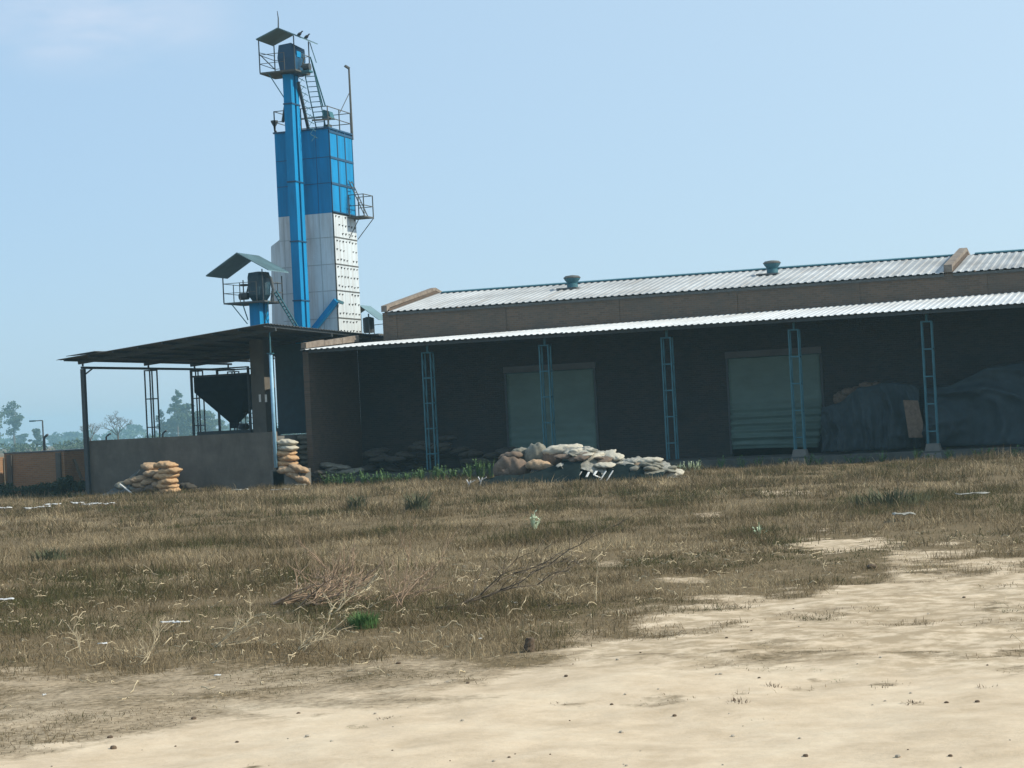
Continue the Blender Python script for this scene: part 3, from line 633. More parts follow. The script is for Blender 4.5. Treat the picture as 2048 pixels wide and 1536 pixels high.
# side platform on the right
pzl = T(712, 437, TY+TD).z; sp = TY+TD
x0p, x1p = tx1+.06, T(748, 435, sp+.1).x
pl = MB().box(x0p, x1p, sp-1.0, sp+.1, pzl-.06, pzl).build('side_platform', 'rust_steel', dr)
rail(pl, [(x0p+.1, sp+.08), (x1p-.02, sp+.08), (x1p-.02, sp-.98), (x0p+.1, sp-.98)], pzl, .98, nseg=1)
MB().bar((x1p, sp+.05, pzl-.05), (x0p, sp+.05, pzl-.95), .03).build('brace', 'rust_steel', pl)
MB().bar((x0p+.55, sp-.9, pzl-.05), (x0p, sp-.9, pzl-.95), .03).build('brace', 'rust_steel', pl)
m = MB()
for q in (0, .35): m.bar((x0p+.05+q*0, sp-.8+q, T(705, 365, sp).z), (x0p+.75, sp-.8+q, pzl), .035)
for k in range(7):
    f = k/7+.05; z = T(705, 365, sp).z*(1-f)+pzl*f; xk = x0p+.05+.7*f; m.bar((xk, sp-.8, z), (xk, sp-.45, z), .03)
m.build('ladder', 'rust_steel', pl)

# ------------------------------------------------------------------ bucket elevators
def ladder(parent, a, b_, width_dir, n, t=.03, nm='ladder', mname='steel_teal', cage=False):
    a, b_, wv = Vector(a), Vector(b_), Vector(width_dir); m = MB()
    m.bar(a, b_, t*1.3); m.bar(a+wv, b_+wv, t*1.3)
    for k in range(n): q = a.lerp(b_, (k+.5)/n); m.bar(q, q+wv, t)
    return m.build(nm, mname, parent)
EY = 4.2
ex0, ex1 = (T(567, 200, EY).x+T(587, 600, EY).x)/2, (T(582.5, 200, EY).x+T(603, 600, EY).x)/2
zh = T(577, 148, EY).z; zc = T(577, 88, EY).z
el = thing('bucket_elevator', ((ex0+ex1)/2, EY+.5, 1.86), 'tall bright blue bucket elevator with roofed head platform standing in front of the dryer tower', 'elevator')
for y0 in (EY, EY+.50): MB().box(ex0, ex1, y0, y0+.32, 5.76, zh).build('leg_casing', 'blue_paint', el)
for py in (205, 362, 482, 601):
    z = T(595, py, EY).z; MB().box(ex0-.03, ex1+.03, EY-.03, EY+.85, z-.03, z+.03).build('casing_joint', 'blue_deep', el)
MB().box(ex0+.02, ex1-.30, EY+.323, EY+.497, zh-8.5, zh-.1).build('web_plate', 'blue_deep', el)
# head
hx0, hx1 = T(556, 110, EY).x, T(589, 110, EY).x
m = MB(); m.add([(hx0+.05, EY+.1, zh), (hx1-.05, EY+.1, zh), (hx1-.05, EY+1, zh), (hx0+.05, EY+1, zh), (hx0-.04, EY, zh+.75), (hx1+.02, EY, zh+.7), (hx1+.02, EY+1.1, zh+.7), (hx0-.04, EY+1.1, zh+.75),
                 (hx0+.04, EY+.02, zc), (hx1-.16, EY+.02, zc+.05), (hx1, EY+1.08, zc-.1), (hx0+.04, EY+1.08, zc)],
                [(0, 3, 2, 1), (0, 1, 5, 4), (1, 2, 6, 5), (2, 3, 7, 6), (3, 0, 4, 7), (4, 5, 9, 8), (5, 6, 10, 9), (6, 7, 11, 10), (7, 4, 8, 11), (8, 9, 10, 11)])
hd = m.build('head', 'blue_deep', el)
MB().box(hx1+.025, hx1+.05, EY+.15, EY+.55, zh+.75, zc-.3).build('cover_plate', 'blue_paint', hd)
m = MB().lathe([(.03, -.16), (.16, -.15), (.16, .15), (.03, .16)], (0, 0, 0), 14); mo = m.build('motor', 'steel_dark', hd); mo.location = (hx1+.36, EY+.45, zh+.30); mo.rotation_euler = (0, R(90), 0)
MB().box(hx1+.05, hx1+.55, EY+.25, EY+.65, zh+.05, zh+.14).build('motor_base', 'steel_teal', hd)
MB().bar((hx1+.12, EY+.4, zh+.3), (hx1+.28, EY+.45, zh+.75), .05).build('belt_guard', 'rust_steel', hd)
# platform and canopy
def gable_head(el, px_l, px_r, py_f, yf, depth, zc_l, zap, px_ap, overhang, eyl, eyr, mroof, zr_drop, roof_lab=None):
    pass
pyf = 142; q0 = T(519, 140, EY-.35); q1 = T(590, 137, EY-.35); pf = EY-.35; pb = pf+1.55; pzz = T(575, 139, EY-.35).z
pt = MB().box(q0.x, q1.x+.02, pf, pb, pzz-.07, pzz).build('platform', 'rust_steel', el)
cz = T(519, 85, pf).z
m = MB()
for x, y in ((q0.x+.02, pf), (q1.x, pf), (q0.x+.02, pb), (q1.x, pb)): m.box(x-.02, x+.02, y-.02, y+.02, pzz, cz+.12)
m.build('canopy_posts', 'steel_dark', pt)
rail(pt, [(q1.x-.5, pf), (q0.x+.02, pf), (q0.x+.02, pb), (q1.x, pb), (q1.x, pf+.9)], pzz, .78, 'rust_steel', mids=(.5,), nseg=1, t=.03)
m = MB(); m.bar((q0.x+.02, pf, cz-.45), (q0.x+.02, pb, cz-.35), .025); m.bar((q0.x+.02, pf, cz-.5), (q0.x+.02, pb, cz-.95), .03); m.build('cross_rail', 'rust_steel', pt)
xl_, zl_ = T(512, 80, pf-.05).x, T(512, 80, pf-.05).z; xa, za = T(555.7, 57, pf-.05).x, T(555.7, 57, pf-.05).z; xr_ = xa+(xa-xl_)*1.02; zr_ = T(601, 77, pf-.05).z
def gable_roof(parent, y0, y1, L, A, Rr, mname):
    g = MB(); th = .03
    g.prism([(L[0], y0, L[1]), (A[0], y0, A[1]), (A[0], y0, A[1]+th), (L[0], y0, L[1]+th)], (0, y1-y0, 0))
    g.prism([(A[0]+.001, y0, A[1]), (Rr[0], y0, Rr[1]), (Rr[0], y0, Rr[1]+th), (A[0]+.001, y0, A[1]+th)], (0, y1-y0, 0))
    o = g.build('canopy_roof', mname, parent)
    rb = MB(); n = 9
    for k in range(n+1):
        y = y0+(y1-y0)*k/n
        rb.bar((L[0], y, L[1]+th+.008), (A[0], y, A[1]+th+.008), .035, .02); rb.bar((A[0], y, A[1]+th+.008), (Rr[0], y, Rr[1]+th+.008), .035, .02)
    rb.build('roof_ribs', mname, o); return o
cr = gable_roof(pt, pf-.05, pb+.1, (xl_, zl_), (xa, za), (xr_, zr_), 'tin_mid')
at_ = T(552, 22, pf-.05); MB().tube([(xa, pf, za), (xa+.02, pf, za+.45), (xa-.01, pf, at_.z)], [.03, .025, .015], 6).build('lightning_rod', 'steel_dark', cr)
MB().bar((T(536, 150, pf).x, pf+.05, pzz-.07), (ex0, pf+.45, T(561, 197, EY).z), .035).build('brace', 'steel_teal', pt)
MB().bar((T(548, 152, pf).x, pf+.9, pzz-.07), (ex0, pf+.95, T(561, 175, EY).z), .035).build('brace', 'steel_teal', pt)
# chutes from the head
MB().bar((ex0+.02, EY+.3, T(566, 190, EY).z), (T(546, 238, EY).x, EY+1.0, T(546, 238, EY).z), .11).build('chute', 'steel_dark', el)
MB().bar((T(594, 160, EY+.4).x, EY+.5, T(594, 160, EY).z), (T(615, 246, TY+.4).x, TY+.5, ztop_+.05), .12).build('chute', 'steel_dark', el)
a = T(613, 152, EY+.8); b_ = T(641, 246, TY+.5)
ladder(el, (a.x-.12, EY+.9, pzz-.05), (b_.x-.25, TY+.6, ztop_+.1), (.42, .1, 0), 11)
a = T(617, 100, pb)
m = MB()
for k in (0, .12): m.bar((q1.x+.06+k*.3, pb, pzz+.75-k), (T(646, 215, TY+1.2).x+k, TY+1.2, T(646, 213, TY+1.2).z), .045)
m.bar((q1.x+.06, pb, pzz+1.4), (q1.x+.25, pb+.2, pzz+.5), .03); m.build('stair_rail', 'steel_teal', el)
m = MB(); rg_ = random.Random(4)
for k in range(9):
    z = pzz-.2-.32*k; xk = q1.x-.35+.06*k; m.bar((xk, EY+.7, z), (xk+.22, EY+.9, z-.16), .025); m.bar((xk+.18, EY+.8, z-.05), (xk+.02, EY+.7, z-.30), .02)
m.build('cable_tray', 'steel_teal', el)
# birds
for k, (px, py) in enumerate(((599, 71), (613, 77))):
    f = (px-556)/(624-556); y = pf+.2+k*.7; q = T(px, py, y); zr = za+(zr_-za)*(q.x-xa)/(xr_-xa)+.055
    bd = thing('pigeon', (q.x, y, zr), ['dark pigeon perched on the tower canopy, nearer its peak', 'smaller-looking dark pigeon at the lower right end of the tower canopy'][k], 'bird', 'pigeons on the canopy')
    vs = []; n = 10; prof = [(-.17, .0, .01), (-.10, .045, .05), (-.02, .075, .075), (.06, .07, .09), (.10, .045, .13), (.13, .036, .17), (.16, .033, .185), (.19, .012, .18), (.215, .003, .17)]
    for (xx, rr_, zz_) in prof:
        for j in range(n): t_ = 2*math.pi*j/n; vs.append((q.x+xx*.9, y+rr_*math.cos(t_), zr+zz_+.02+rr_*math.sin(t_)))
    fs = [(i*n+j, i*n+(j+1) % n, (i+1)*n+(j+1) % n, (i+1)*n+j) for i in range(len(prof)-1) for j in range(n)]+[tuple(range(n))[::-1], tuple((len(prof)-1)*n+j for j in range(n))]
    MB().add(vs, fs).build('body', 'feather', bd, smooth=True)
    MB().bar((q.x+.02, y-.02, zr-.01), (q.x+.02, y-.02, zr+.05), .012).bar((q.x+.02, y+.02, zr-.01), (q.x+.02, y+.02, zr+.05), .012).build('legs', 'feather', bd)

# short elevator
SYE = 1.2
sx0, sx1 = T(499, 625, SYE).x, T(519, 625, SYE).x; szp = T(495, 603, SYE-.4).z
se = thing('bucket_elevator', ((sx0+sx1)/2, SYE+.4, 1.8), 'short bucket elevator with a wide tin canopy poking through the shed roof', 'elevator')
for y0 in (SYE, SYE+.55):
    MB().box(sx0, sx1, y0, y0+.36, 6.03, szp).build('leg_casing', 'blue_paint', se)
lo = MB().box(sx0-.06, sx1+.10, SYE-.05, SYE+.95, 1.8, 6.02).build('boot_casing', 'plaster', se)  # grey colour stands in for shade on the lower blue legs
for px in (520, 532): q = T(px, 797, SYE-.06); MB().box(q.x-.045, q.x+.045, SYE-.075, SYE-.052, q.z-.15, q.z+.17).build('casing_glint', 'rag_pale', lo)  # pale plates painted in place of two bright glints
c_x = T(507, 570, SYE).x
hd = MB().lathe([(.30, 0), (.46, .25), (.48, .55), (.48, 1.05), (.44, 1.22), (.10, 1.27)], (c_x+.02, SYE+.5, szp+.03), 16).build('head', 'teal_machine', se, smooth=False)
q0 = T(447, 605, SYE-.5); q1 = T(527, 606, SYE-.5); pf2 = SYE-.5; pb2 = pf2+1.9
pt = MB().box(q0.x, q1.x+.05, pf2, pb2, szp-.06, szp).build('platform', 'rust_steel', se)
m = MB(); czz = T(447, 558, pf2).z
for x, y, zt_ in ((q0.x+.02, pf2, czz+.05), (q1.x, pf2, czz+.3), (q0.x+.02, pb2, czz+.05), (q1.x, pb2, czz+.1)): m.box(x-.02, x+.02, y-.02, y+.02, szp, zt_)
m.build('canopy_posts', 'steel_dark', pt)
rail(pt, [(q1.x-.3, pf2), (q0.x+.02, pf2), (q0.x+.02, pb2), (q1.x, pb2), (q1.x, pf2+1)], szp, .82, 'rust_steel', mids=(.5,), nseg=2, t=.03)
yy0 = pf2-.1
Lp, Ap, Rp = T(412, 553, yy0), T(474, 507, yy0), T(537, 541, yy0)
gable_roof(pt, yy0, yy0+2.0, (Lp.x, Lp.z), (Ap.x, Ap.z), (Rp.x, Rp.z), 'tin_mid')
m = MB().lathe([(.03, -.2), (.15, -.19), (.15, .2), (.03, .21)], (0, 0, 0), 12); mo = m.build('motor', 'steel_dark', hd); mo.location = (c_x-.62, SYE+.3, szp+.28); mo.rotation_euler = (0, R(90), 0)
MB().lathe([(.04, 0), (.22, .02), (.22, .07), (.04, .09)], (c_x-.58, SYE+.3, szp+.72), 12).build('pulley', 'steel_dark', hd)
MB().bar((c_x-.55, SYE+.3, szp+.2), (c_x-.35, SYE+.4, szp+.95), .07).build('belt_guard', 'steel_dark', hd)
MB().tube([(c_x+.45, SYE+.2, szp+1.2), (c_x+.72, SYE+.2, szp+.95), (c_x+.80, SYE+.2, szp+.5), (c_x+.72, SYE+.2, szp)], .07, 8).build('dust_pipe', 'steel_dark', hd)
for (pa, pb_) in (((463, 608), (495, 648)), ((485, 608), (496, 640)), ((537, 607), (529, 645))):
    a = T(*pa, pf2+.1); b_ = T(*pb_, SYE); MB().bar((a.x, pf2+.1, szp-.06), (b_.x, SYE, b_.z), .035).build('brace', 'steel_teal', pt)
a = T(540, 580, pf2); b_ = T(597, 655, 3.0)
ladder(se, (a.x, pf2+.6, a.z), (b_.x, 3.0, b_.z), (-.3, .35, 0), 11, t=.035)
# small canopied head seen past the tower
FY = 12.0
fe = thing('bucket_elevator', (T(735, 650, FY).x, FY, 0), 'small canopied elevator head seen between the dryer tower and the warehouse gable', 'elevator')
a, b_ = T(718, 611, FY), T(757, 640, FY)
g = MB().prism([(a.x, FY, a.z), (b_.x, FY, b_.z), (b_.x, FY, b_.z+.03), (a.x, FY, a.z+.03)], (0, 1.4, 0)).prism([(a.x-.9, FY, a.z-.5), (a.x-.002, FY, a.z), (a.x-.002, FY, a.z+.03), (a.x-.9, FY, a.z-.47)], (0, 1.4, 0)).build('canopy_roof', 'tin_mid', fe)
m = MB()
for px in (722, 738): q = T(px, 640, FY+.1); m.box(q.x-.025, q.x+.025, FY+.05, FY+.10, 0, T(px, 625, FY).z-.05)
m.build('canopy_posts', 'steel_dark', fe)
MB().lathe([(.25, 0), (.27, .1), (.27, .7), (.1, .76)], (T(728, 660, FY).x, FY+.6, T(728, 665, FY).z), 12).build('head', 'steel_dark', fe)
MB().box(T(722, 666, FY).x, T(757, 668, FY).x, FY, FY+1.4, T(740, 668, FY).z-.08, T(740, 668, FY).z).build('platform', 'rust_steel', fe)
q = T(748, 650, FY); MB().bar((q.x, FY, T(748, 668, FY).z), (q.x, FY, q.z), .03).bar((q.x, FY, q.z), (q.x+.5, FY, q.z+.02), .03).build('guard_rail', 'steel_dark', fe)
MB().box(T(724, 666, FY).x, T(733, 668, FY).x, FY+.3, FY+.9, 0, T(728, 668, FY).z-.1).build('leg_casing', 'blue_deep', fe)

# ------------------------------------------------------------------ sacks
def sack_mesh(seed, name='sack'):
    rg = random.Random(seed); nu, nv = 22, 12; vs = []; ph = [rg.uniform(0, 6) for _ in range(8)]
    for i in range(nu+1):
        u = -1+2*i/nu; w_ = max(.05, (1-abs(u)**3.4))**.45; t_ = max(.04, (1-abs(u)**2.4))**.55
        for j in range(nv):
            a = 2*math.pi*j/nv; ca, sa = math.cos(a), math.sin(a)
            y = abs(ca)**.75*math.copysign(1, ca); z = abs(sa)**.8*math.copysign(1, sa)
            n = 1+.05*math.sin(u*6+ph[0]+a*2)+.07*math.sin(u*11+ph[1]-a*3)+.05*math.sin(a*5+ph[2]+u*4)+rg.uniform(-.05, .05)
            z0 = .5*z*t_*n; z0 = max(z0, -.42)
            vs.append((.5*u+.02*math.sin(a*2+ph[3]), .5*y*w_*n+.05*math.sin(u*2.5+ph[4]), z0-.04*u*u+.05*math.sin(u*3+ph[5])))
    fs = [(i*nv+j, i*nv+(j+1) % nv, (i+1)*nv+(j+1) % nv, (i+1)*nv+j) for i in range(nu) for j in range(nv)]
    fs += [tuple(range(nv))[::-1], tuple(nu*nv+j for j in range(nv))]
    return vs, fs
SM = [sack_mesh(k) for k in range(6)]; SACKM = {}
def sack(loc, L=.95, W=.55, H=.26, rz_=0, ry=0, rx=0, m='sack_tan', label='', group=None, v=None, name='sack'):
    v = random.randrange(6) if v is None else v; key = (v, m)
    if key not in SACKM:
        me = bpy.data.meshes.new('sack'); me.from_pydata(SM[v][0], [], SM[v][1]); me.materials.append(MAT[m]); me.update()
        me.polygons.foreach_set('use_smooth', [True]*len(me.polygons)); SACKM[key] = me
    o = bpy.data.objects.new(name, SACKM[key]); COL.objects.link(o); o.location = loc; o.scale = (L, W, H)
    o.rotation_euler = (rx, ry, rz_); tag(o, label, 'sack', group); return o
ORD = ['topmost', 'second', 'third', 'fourth', 'fifth', 'sixth', 'bottom']
# lit column on the left, in front of the plastered wall
SYL = -4.3; base = on(333, 992, 'Y', SYL); g0 = 'sacks stacked against the plastered wall'
ys = [929, 941, 951, 962, 971, 980, 989]; xs_ = [331, 340, 333, 337, 336, 339, 338]
for k in range(7):
    q = on(xs_[k], ys[k], 'Y', SYL)
    sack((q.x, SYL+random.uniform(-.05, .05), q.z-.02), 1.05 if k < 3 else .85, .72, .30, R(random.uniform(-14, 14)), R(random.uniform(-6, 6)), 0,
         'sack_orange', f'{ORD[k]} bulging tan sack of the tallest sunlit stack in front of the plastered wall' if k else 'bulging sack crowning the tallest sunlit stack in front of the plastered wall', g0, v=k % 6)
dark = [(300, 931, .8), (306, 945, .8), (283, 956, 1.), (300, 962, .8), (285, 969, .9), (307, 975, .8), (268, 962, .8), (278, 980, 1.0), (305, 986, .9), (262, 975, .8), (258, 986, .9), (248, 970, .8), (238, 984, .9), (322, 950, .7), (320, 968, .7), (322, 984, .7)]
for k, (px, py, L) in enumerate(dark):
    y = SYL+.55+random.uniform(0, .25); q = on(px, py, 'Y', y)
    sack((q.x, y, q.z-.04), L, .7, .30, R(random.uniform(-40, 40)), R(random.uniform(-8, 8)), 0, random.choice(['sack_brown', 'sack_grey', 'sack_tan']),
         'dusty sack in the tumbled heap left of the tallest sunlit stack', g0)
for k, (px, py) in enumerate(((372, 972), (395, 982), (425, 985))):
    y = -3.3; q = on(px, py, 'Y', y)
    sack((q.x, y, q.z-.04), .9, .6, .32, R(random.uniform(-30, 30)), R(random.uniform(-8, 8)), 0, 'sack_shaded', 'dark sack in the low heap right of the tallest sunlit stack', g0)
q = on(238, 985, 'Y', -3.6)
def crumple(name, x0, x1, y0, y1, zf, m, label, cat, nx=46, ny=30, amp=.05, sc=5, seed=1, parent=None, th=.012, edge=.06, part=None):
    """a crumpled sheet lying over a heap: zf(u,v) gives its height, edges ragged."""
    U, V_ = np.meshgrid(np.linspace(0, 1, nx), np.linspace(0, 1, ny)); X = x0+(x1-x0)*U; Y = y0+(y1-y0)*V_
    rj = fbm(U*6+seed, V_*6, seed+3); Y = Y+edge*(rj-.5)*4*(np.abs(V_-.5)*2)**3; X = X+edge*(fbm(U*5, V_*7, seed+8)-.5)*4*(np.abs(U-.5)*2)**3
    c = fbm(X*sc, Y*sc, seed, 4); rdg = 1-np.abs(fbm(X*sc*.8, Y*sc*.8, seed+5, 3)*2-1)
    Z = zf(U, V_)+amp*(c-.5)*2+amp*1.3*(rdg-.7)
    idx = np.arange(nx*ny).reshape(ny, nx); fq = np.stack([idx[:-1, :-1], idx[:-1, 1:], idx[1:, 1:], idx[1:, :-1]], -1).reshape(-1, 4)
    o = npmesh(name, np.stack([X, Y, Z], -1).reshape(-1, 3), fq, m, parent)
    sd__ = o.modifiers.new('thickness', 'SOLIDIFY'); sd__.thickness = th
    if parent is None: tag(o, label, cat)
    return o
q1_, q2_ = on(190, 990, 'Y', -4.0), on(275, 990, 'Y', -3.2)
crumple('tarpaulin', q1_.x-.1, q2_.x+.1, -4.1, -2.9, lambda U, V: -.30+1.1*U*V**.6, 'tarp_grey', 'grey-green tarpaulin sloping off the left side of the sack heap', 'tarpaulin', amp=.05)
MB().bar((on(240, 972, 'Y', -4.4).x, -4.4, on(240, 968, 'Y', -4.4).z), (on(268, 992, 'Y', -4.6).x, -4.6, -.26), .04).build('plank', 'rag_pale', None)
bpy.data.objects['plank']['label'] = 'thin pale stick leaning on the ground beside the sack heap'; bpy.data.objects['plank']['category'] = 'stick'

# right stack beside the pipe post
g1 = 'sacks beside the blue pipe post'; SYR = -2.2
rs = [(573, 884, 'sack_pale', 'pale sack on top of the sunlit stack beside the blue pipe post'), (575, 895, 'sack_pale', 'pale sack second from the top beside the blue pipe post'),
      (570, 906, 'sack_orange', 'tan sack third from the top beside the blue pipe post'), (576, 916, 'sack_orange', 'tan sack fourth from the top beside the blue pipe post'),
      (572, 926, 'sack_orange', 'tan sack fifth from the top beside the blue pipe post')]
for k, (px, py, m, lab) in enumerate(rs):
    q = on(px, py, 'Y', SYR); sack((q.x, SYR, q.z-.02), .95, .7, .27, R([8, -10, 14, -12, 5][k]), 0, 0, m, lab, g1, v=k)
for k, (px, py, m, lab, L, rzz, ryy) in enumerate(((598, 937, 'sack_tan', 'slumped tan sack leaning out at the foot of the right-hand stack', .85, 30, 18), (577, 941, 'sack_tan', 'flattened tan sack under the right-hand stack', 1.0, -8, 5),
        (590, 952, 'sack_tan', 'torn tan sack hanging over the ledge below the right-hand stack', .8, 20, 25), (606, 962, 'sack_tan', 'lowest tan sack slid down onto the ground beside the wall end', .6, 60, 30))):
    q = on(px, py, 'Y', SYR-.3); sack((q.x, SYR-.3, q.z), L, .65, .30, R(rzz), R(ryy), 0, m, lab, g1)
for k, (px, py) in enumerate(((612, 874), (618, 884), (610, 894), (616, 904), (612, 914), (618, 924), (622, 934), (640, 946), (630, 950), (652, 952), (640, 958), (662, 962), (624, 962))):
    y = .25 if px < 626 else -1.0; q = on(px, py, 'Y', y)
    sack((q.x, y, q.z-.02), .8, .7, .25, R(random.uniform(-20, 20)), R(random.uniform(-5, 5)), 0, 'sack_grey' if px < 626 else 'sack_shaded', 'grey sack in the shaded stack against the verandah end wall', 'sacks against the verandah end wall')
MB().box(on(548, 940, 'Y', SYR).x, on(612, 940, 'Y', SYR).x, SYR-.35, SYR+.45, -.4, on(575, 932, 'Y', SYR).z-.13).build('concrete_block', 'concrete')
tag(bpy.data.objects['concrete_block'], 'low concrete block under the right-hand stack of sacks', 'block')
for k, (px, py) in enumerate(((655, 930), (668, 938), (682, 934), (694, 944), (668, 948), (710, 948))):
    q = on(px, py, 'Y', .2); sack((q.x, .2, max(q.z, .2)), .8, .55, .22, R(-30+17*k), R(8*(-1)**k), 0, 'sack_grey', 'grey sack in the loose scatter at the foot of the verandah end wall', 'sacks scattered at the verandah end')
# heaps in the shade of the verandah
for k in range(46):
    u = random.random(); x = -3.9+7.6*u; top = (.55+.75*math.sin(math.pi*min(1, u*1.25)))*(.8+.3*math.sin(u*17)); z = .22+random.random()*top*.9
    sack((x, 2.2+random.uniform(-.8, .9), z), .95, .6, .28, R(random.uniform(-50, 50)), R(random.uniform(-14, 14)), 0, 'sack_shaded',
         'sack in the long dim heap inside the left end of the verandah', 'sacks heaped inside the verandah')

# central pile of sacks, rags and tarpaulin in the yard
PY = -9.0
def Pq(px, py, y=PY): return on(px, py, 'Y', y)
g2 = 'sacks in the pile out in the yard'
cs = [(1024, 936, 1.35, .95, .85, 'sack_brown', 4, 'big dark mound-like sack at the left end of the yard pile', PY),
      (1022, 912, .95, .6, .30, 'sack_brown', -10, 'lighter sack lying across the big dark mound at the left end of the yard pile', PY+.1),
      (1040, 903, .6, .45, .28, 'sack_grey', 20, 'small grey sack end peeping up behind the left end of the yard pile', PY+.5),
      (1079, 931, 1.0, .6, .40, 'sack_tan', 5, 'mottled tan sack in the middle of the yard pile, above the dark tarpaulin', PY-.3),
      (1072, 908, .85, .6, .75, 'sack_grey', 10, 'upright greenish-grey sack standing behind the mottled tan sack', PY+.3),
      (1104, 915, .75, .5, .75, 'sack_brown', -12, 'dark sack wedged between the upright sack and the pale rags', PY+.2),
      (1128, 900, 1.5, .7, .38, 'sack_pale', 12, 'long pale sack sloping across the top of the yard pile', PY+.3),
      (1150, 893, .6, .4, .20, 'sack_pale', 35, 'small crumpled pale sack at the very peak of the yard pile', PY+.5),
      (1010, 944, .7, .5, .35, 'sack_brown', -25, 'low brown sack at the far left foot of the yard pile', PY-.2)]
for (px, py, L, W_, H_, m, rzz, lab, y) in cs:
    q = Pq(px, py, y); sack((q.x, y, q.z), L, W_, H_, R(rzz), R(random.uniform(-5, 5)), 0, m, lab, g2)
for k, (px, py) in enumerate(((1190, 925), (1215, 935), (1245, 930), (1270, 938), (1300, 935), (1325, 945), (1200, 950), (1240, 952), (1280, 952), (1160, 930), (1140, 940), (1170, 950))):
    y = PY+.3; q = Pq(px, py, y); sack((q.x, y, q.z-.05), 1.0, .7, .38, R(random.uniform(-40, 40)), R(random.uniform(-8, 8)), 0, 'sack_brown', 'brown sack under the pale rags at the right half of the yard pile', g2)
tz = lambda px, py: Pq(px, py).z
# pale ragged sheets
def zprof(pts):
    xs__ = [Pq(px, 930).x for px, py in pts]; zs__ = [tz(px, py) for px, py in pts]
    return lambda X: np.interp(X, xs__, zs__)
topl = zprof([(1085, 912), (1110, 900), (1140, 898), (1175, 897), (1200, 908), (1230, 915), (1260, 921), (1300, 922), (1325, 930), (1350, 942), (1365, 955)])
def rag(px0, px1, y0, y1, drop, m, lab, seed, name='ragged_sheet', amp=.06):
    a, b_ = Pq(px0, 930).x, Pq(px1, 930).x
    def zf(U, V):
        X = a+(b_-a)*U; t = topl(X)+.0; d = np.clip((.55-V)/.55, 0, 1)
        return t-drop*d**1.2-.35*np.clip(V-.75, 0, 1)-.02
    return crumple(name, a, b_, y0, y1, zf, m, lab, 'sheet', amp=amp, seed=seed, sc=3.0, edge=.16, nx=70, ny=44)
rag(1140, 1225, PY-1.0, PY+.7, .60, 'rag', 'crumpled pale sheet over the middle of the yard pile', 11, amp=.15)
rag(1212, 1315, PY-.8, PY+.7, .36, 'rag', 'crumpled grey-white sheet over the right middle of the yard pile', 23, amp=.15)
rag(1288, 1364, PY-.7, PY+.6, .50, 'rag', 'bunched off-white sheet at the right end of the yard pile', 31, amp=.17)
def edge_rags():
    for k, (px, py, L, rzz, m) in enumerate(((1170, 905, .8, 30, 'sack_pale'), (1185, 915, .7, -15, 'rag'), (1228, 914, .7, 10, 'sack_pale'), (1262, 922, .6, -5, 'rag'), (1300, 921, .9, 12, 'sack_pale'), (1285, 931, .8, 25, 'sack_tan'),
                         (1318, 942, .7, 30, 'sack_pale'), (1345, 947, .8, 35, 'sack_pale'), (1205, 925, .6, 20, 'rag'), (1325, 932, .6, -20, 'rag'), (1243, 927, .7, 4, 'rag'))):
        y = PY-.15; q = Pq(px, py, y); sack((q.x, y, q.z), L, .5, .22, R(rzz), R(-rzz*.4), R(random.uniform(-20, 20)), m, 'half-empty pale sack lying among the crumpled sheets of the yard pile', g2)
edge_rags()
rg_ = random.Random(21)
for k in range(26):
    px = rg_.uniform(1120, 1352); f = rg_.random(); t_ = topl(Pq(px, 930).x); y = PY-.75+1.0*f; x = Pq(px, 930, y).x
    sack((x, y, t_-.30*(1-f)+rg_.uniform(-.03, .06)), rg_.uniform(.45, .85), rg_.uniform(.35, .55), rg_.uniform(.10, .22), R(rg_.uniform(-70, 70)), R(rg_.uniform(-22, 22)), R(rg_.uniform(-25, 25)), rg_.choice(['sack_grey', 'sack_pale', 'rag', 'sack_grey', 'sack_brown']),
         'flattened empty sack among the crumpled sheets on the right half of the yard pile', 'flattened empty sacks on the yard pile')
# dark tarpaulin swooping across the front
yt_ = PY-.75; a, b_ = Pq(970, 960, yt_).x, Pq(1172, 960, yt_).x
tpx = [(970, 966), (992, 950), (1012, 948), (1035, 951), (1060, 947), (1085, 939), (1110, 931), (1140, 922), (1172, 916)]
txs = [Pq(p_, 930, yt_).x for p_, _ in tpx]; tzs = [Pq(p_, q_, yt_).z for p_, q_ in tpx]
def tarpz(U, V):
    top = np.interp(a+(b_-a)*U, txs, tzs); f = np.clip(V/.8, 0, 1); return -.28+(top+.28)*f**.75-.3*np.clip(V-.8, 0, 1)
crumple('tarpaulin', a, b_, PY-1.7, PY-.5, tarpz, 'tarp_dark', 'black tarpaulin swooping up across the front of the yard pile', 'tarpaulin', amp=.045, seed=41, sc=1.6, nx=80, ny=40)
a, b_ = Pq(940, 970, PY-1.3).x, Pq(1020, 965, PY-1.3).x
crumple('tarpaulin', a, b_, PY-1.7, PY-.9, lambda U, V: -.27+.30*np.sin(np.pi*U)*V, 'tarp_dark', 'flat black tarpaulin corner trailing off the left foot of the yard pile', 'tarpaulin', amp=.04, seed=43)
a, b_ = Pq(1150, 960, PY-.8).x, Pq(1330, 960, PY-.8).x
ft = crumple('tarpaulin', a, b_, PY-1.2, PY-.65, lambda U, V: -.28+(.28+np.interp(U, [0, .2, .45, .6, .8, 1], [.16, .18, .26, .30, .14, .0]))*V**.7, 'tarp_dark', 'dark tarpaulin hanging below the pale sheets with pale torn strips across it', 'tarpaulin', amp=.04, seed=47)
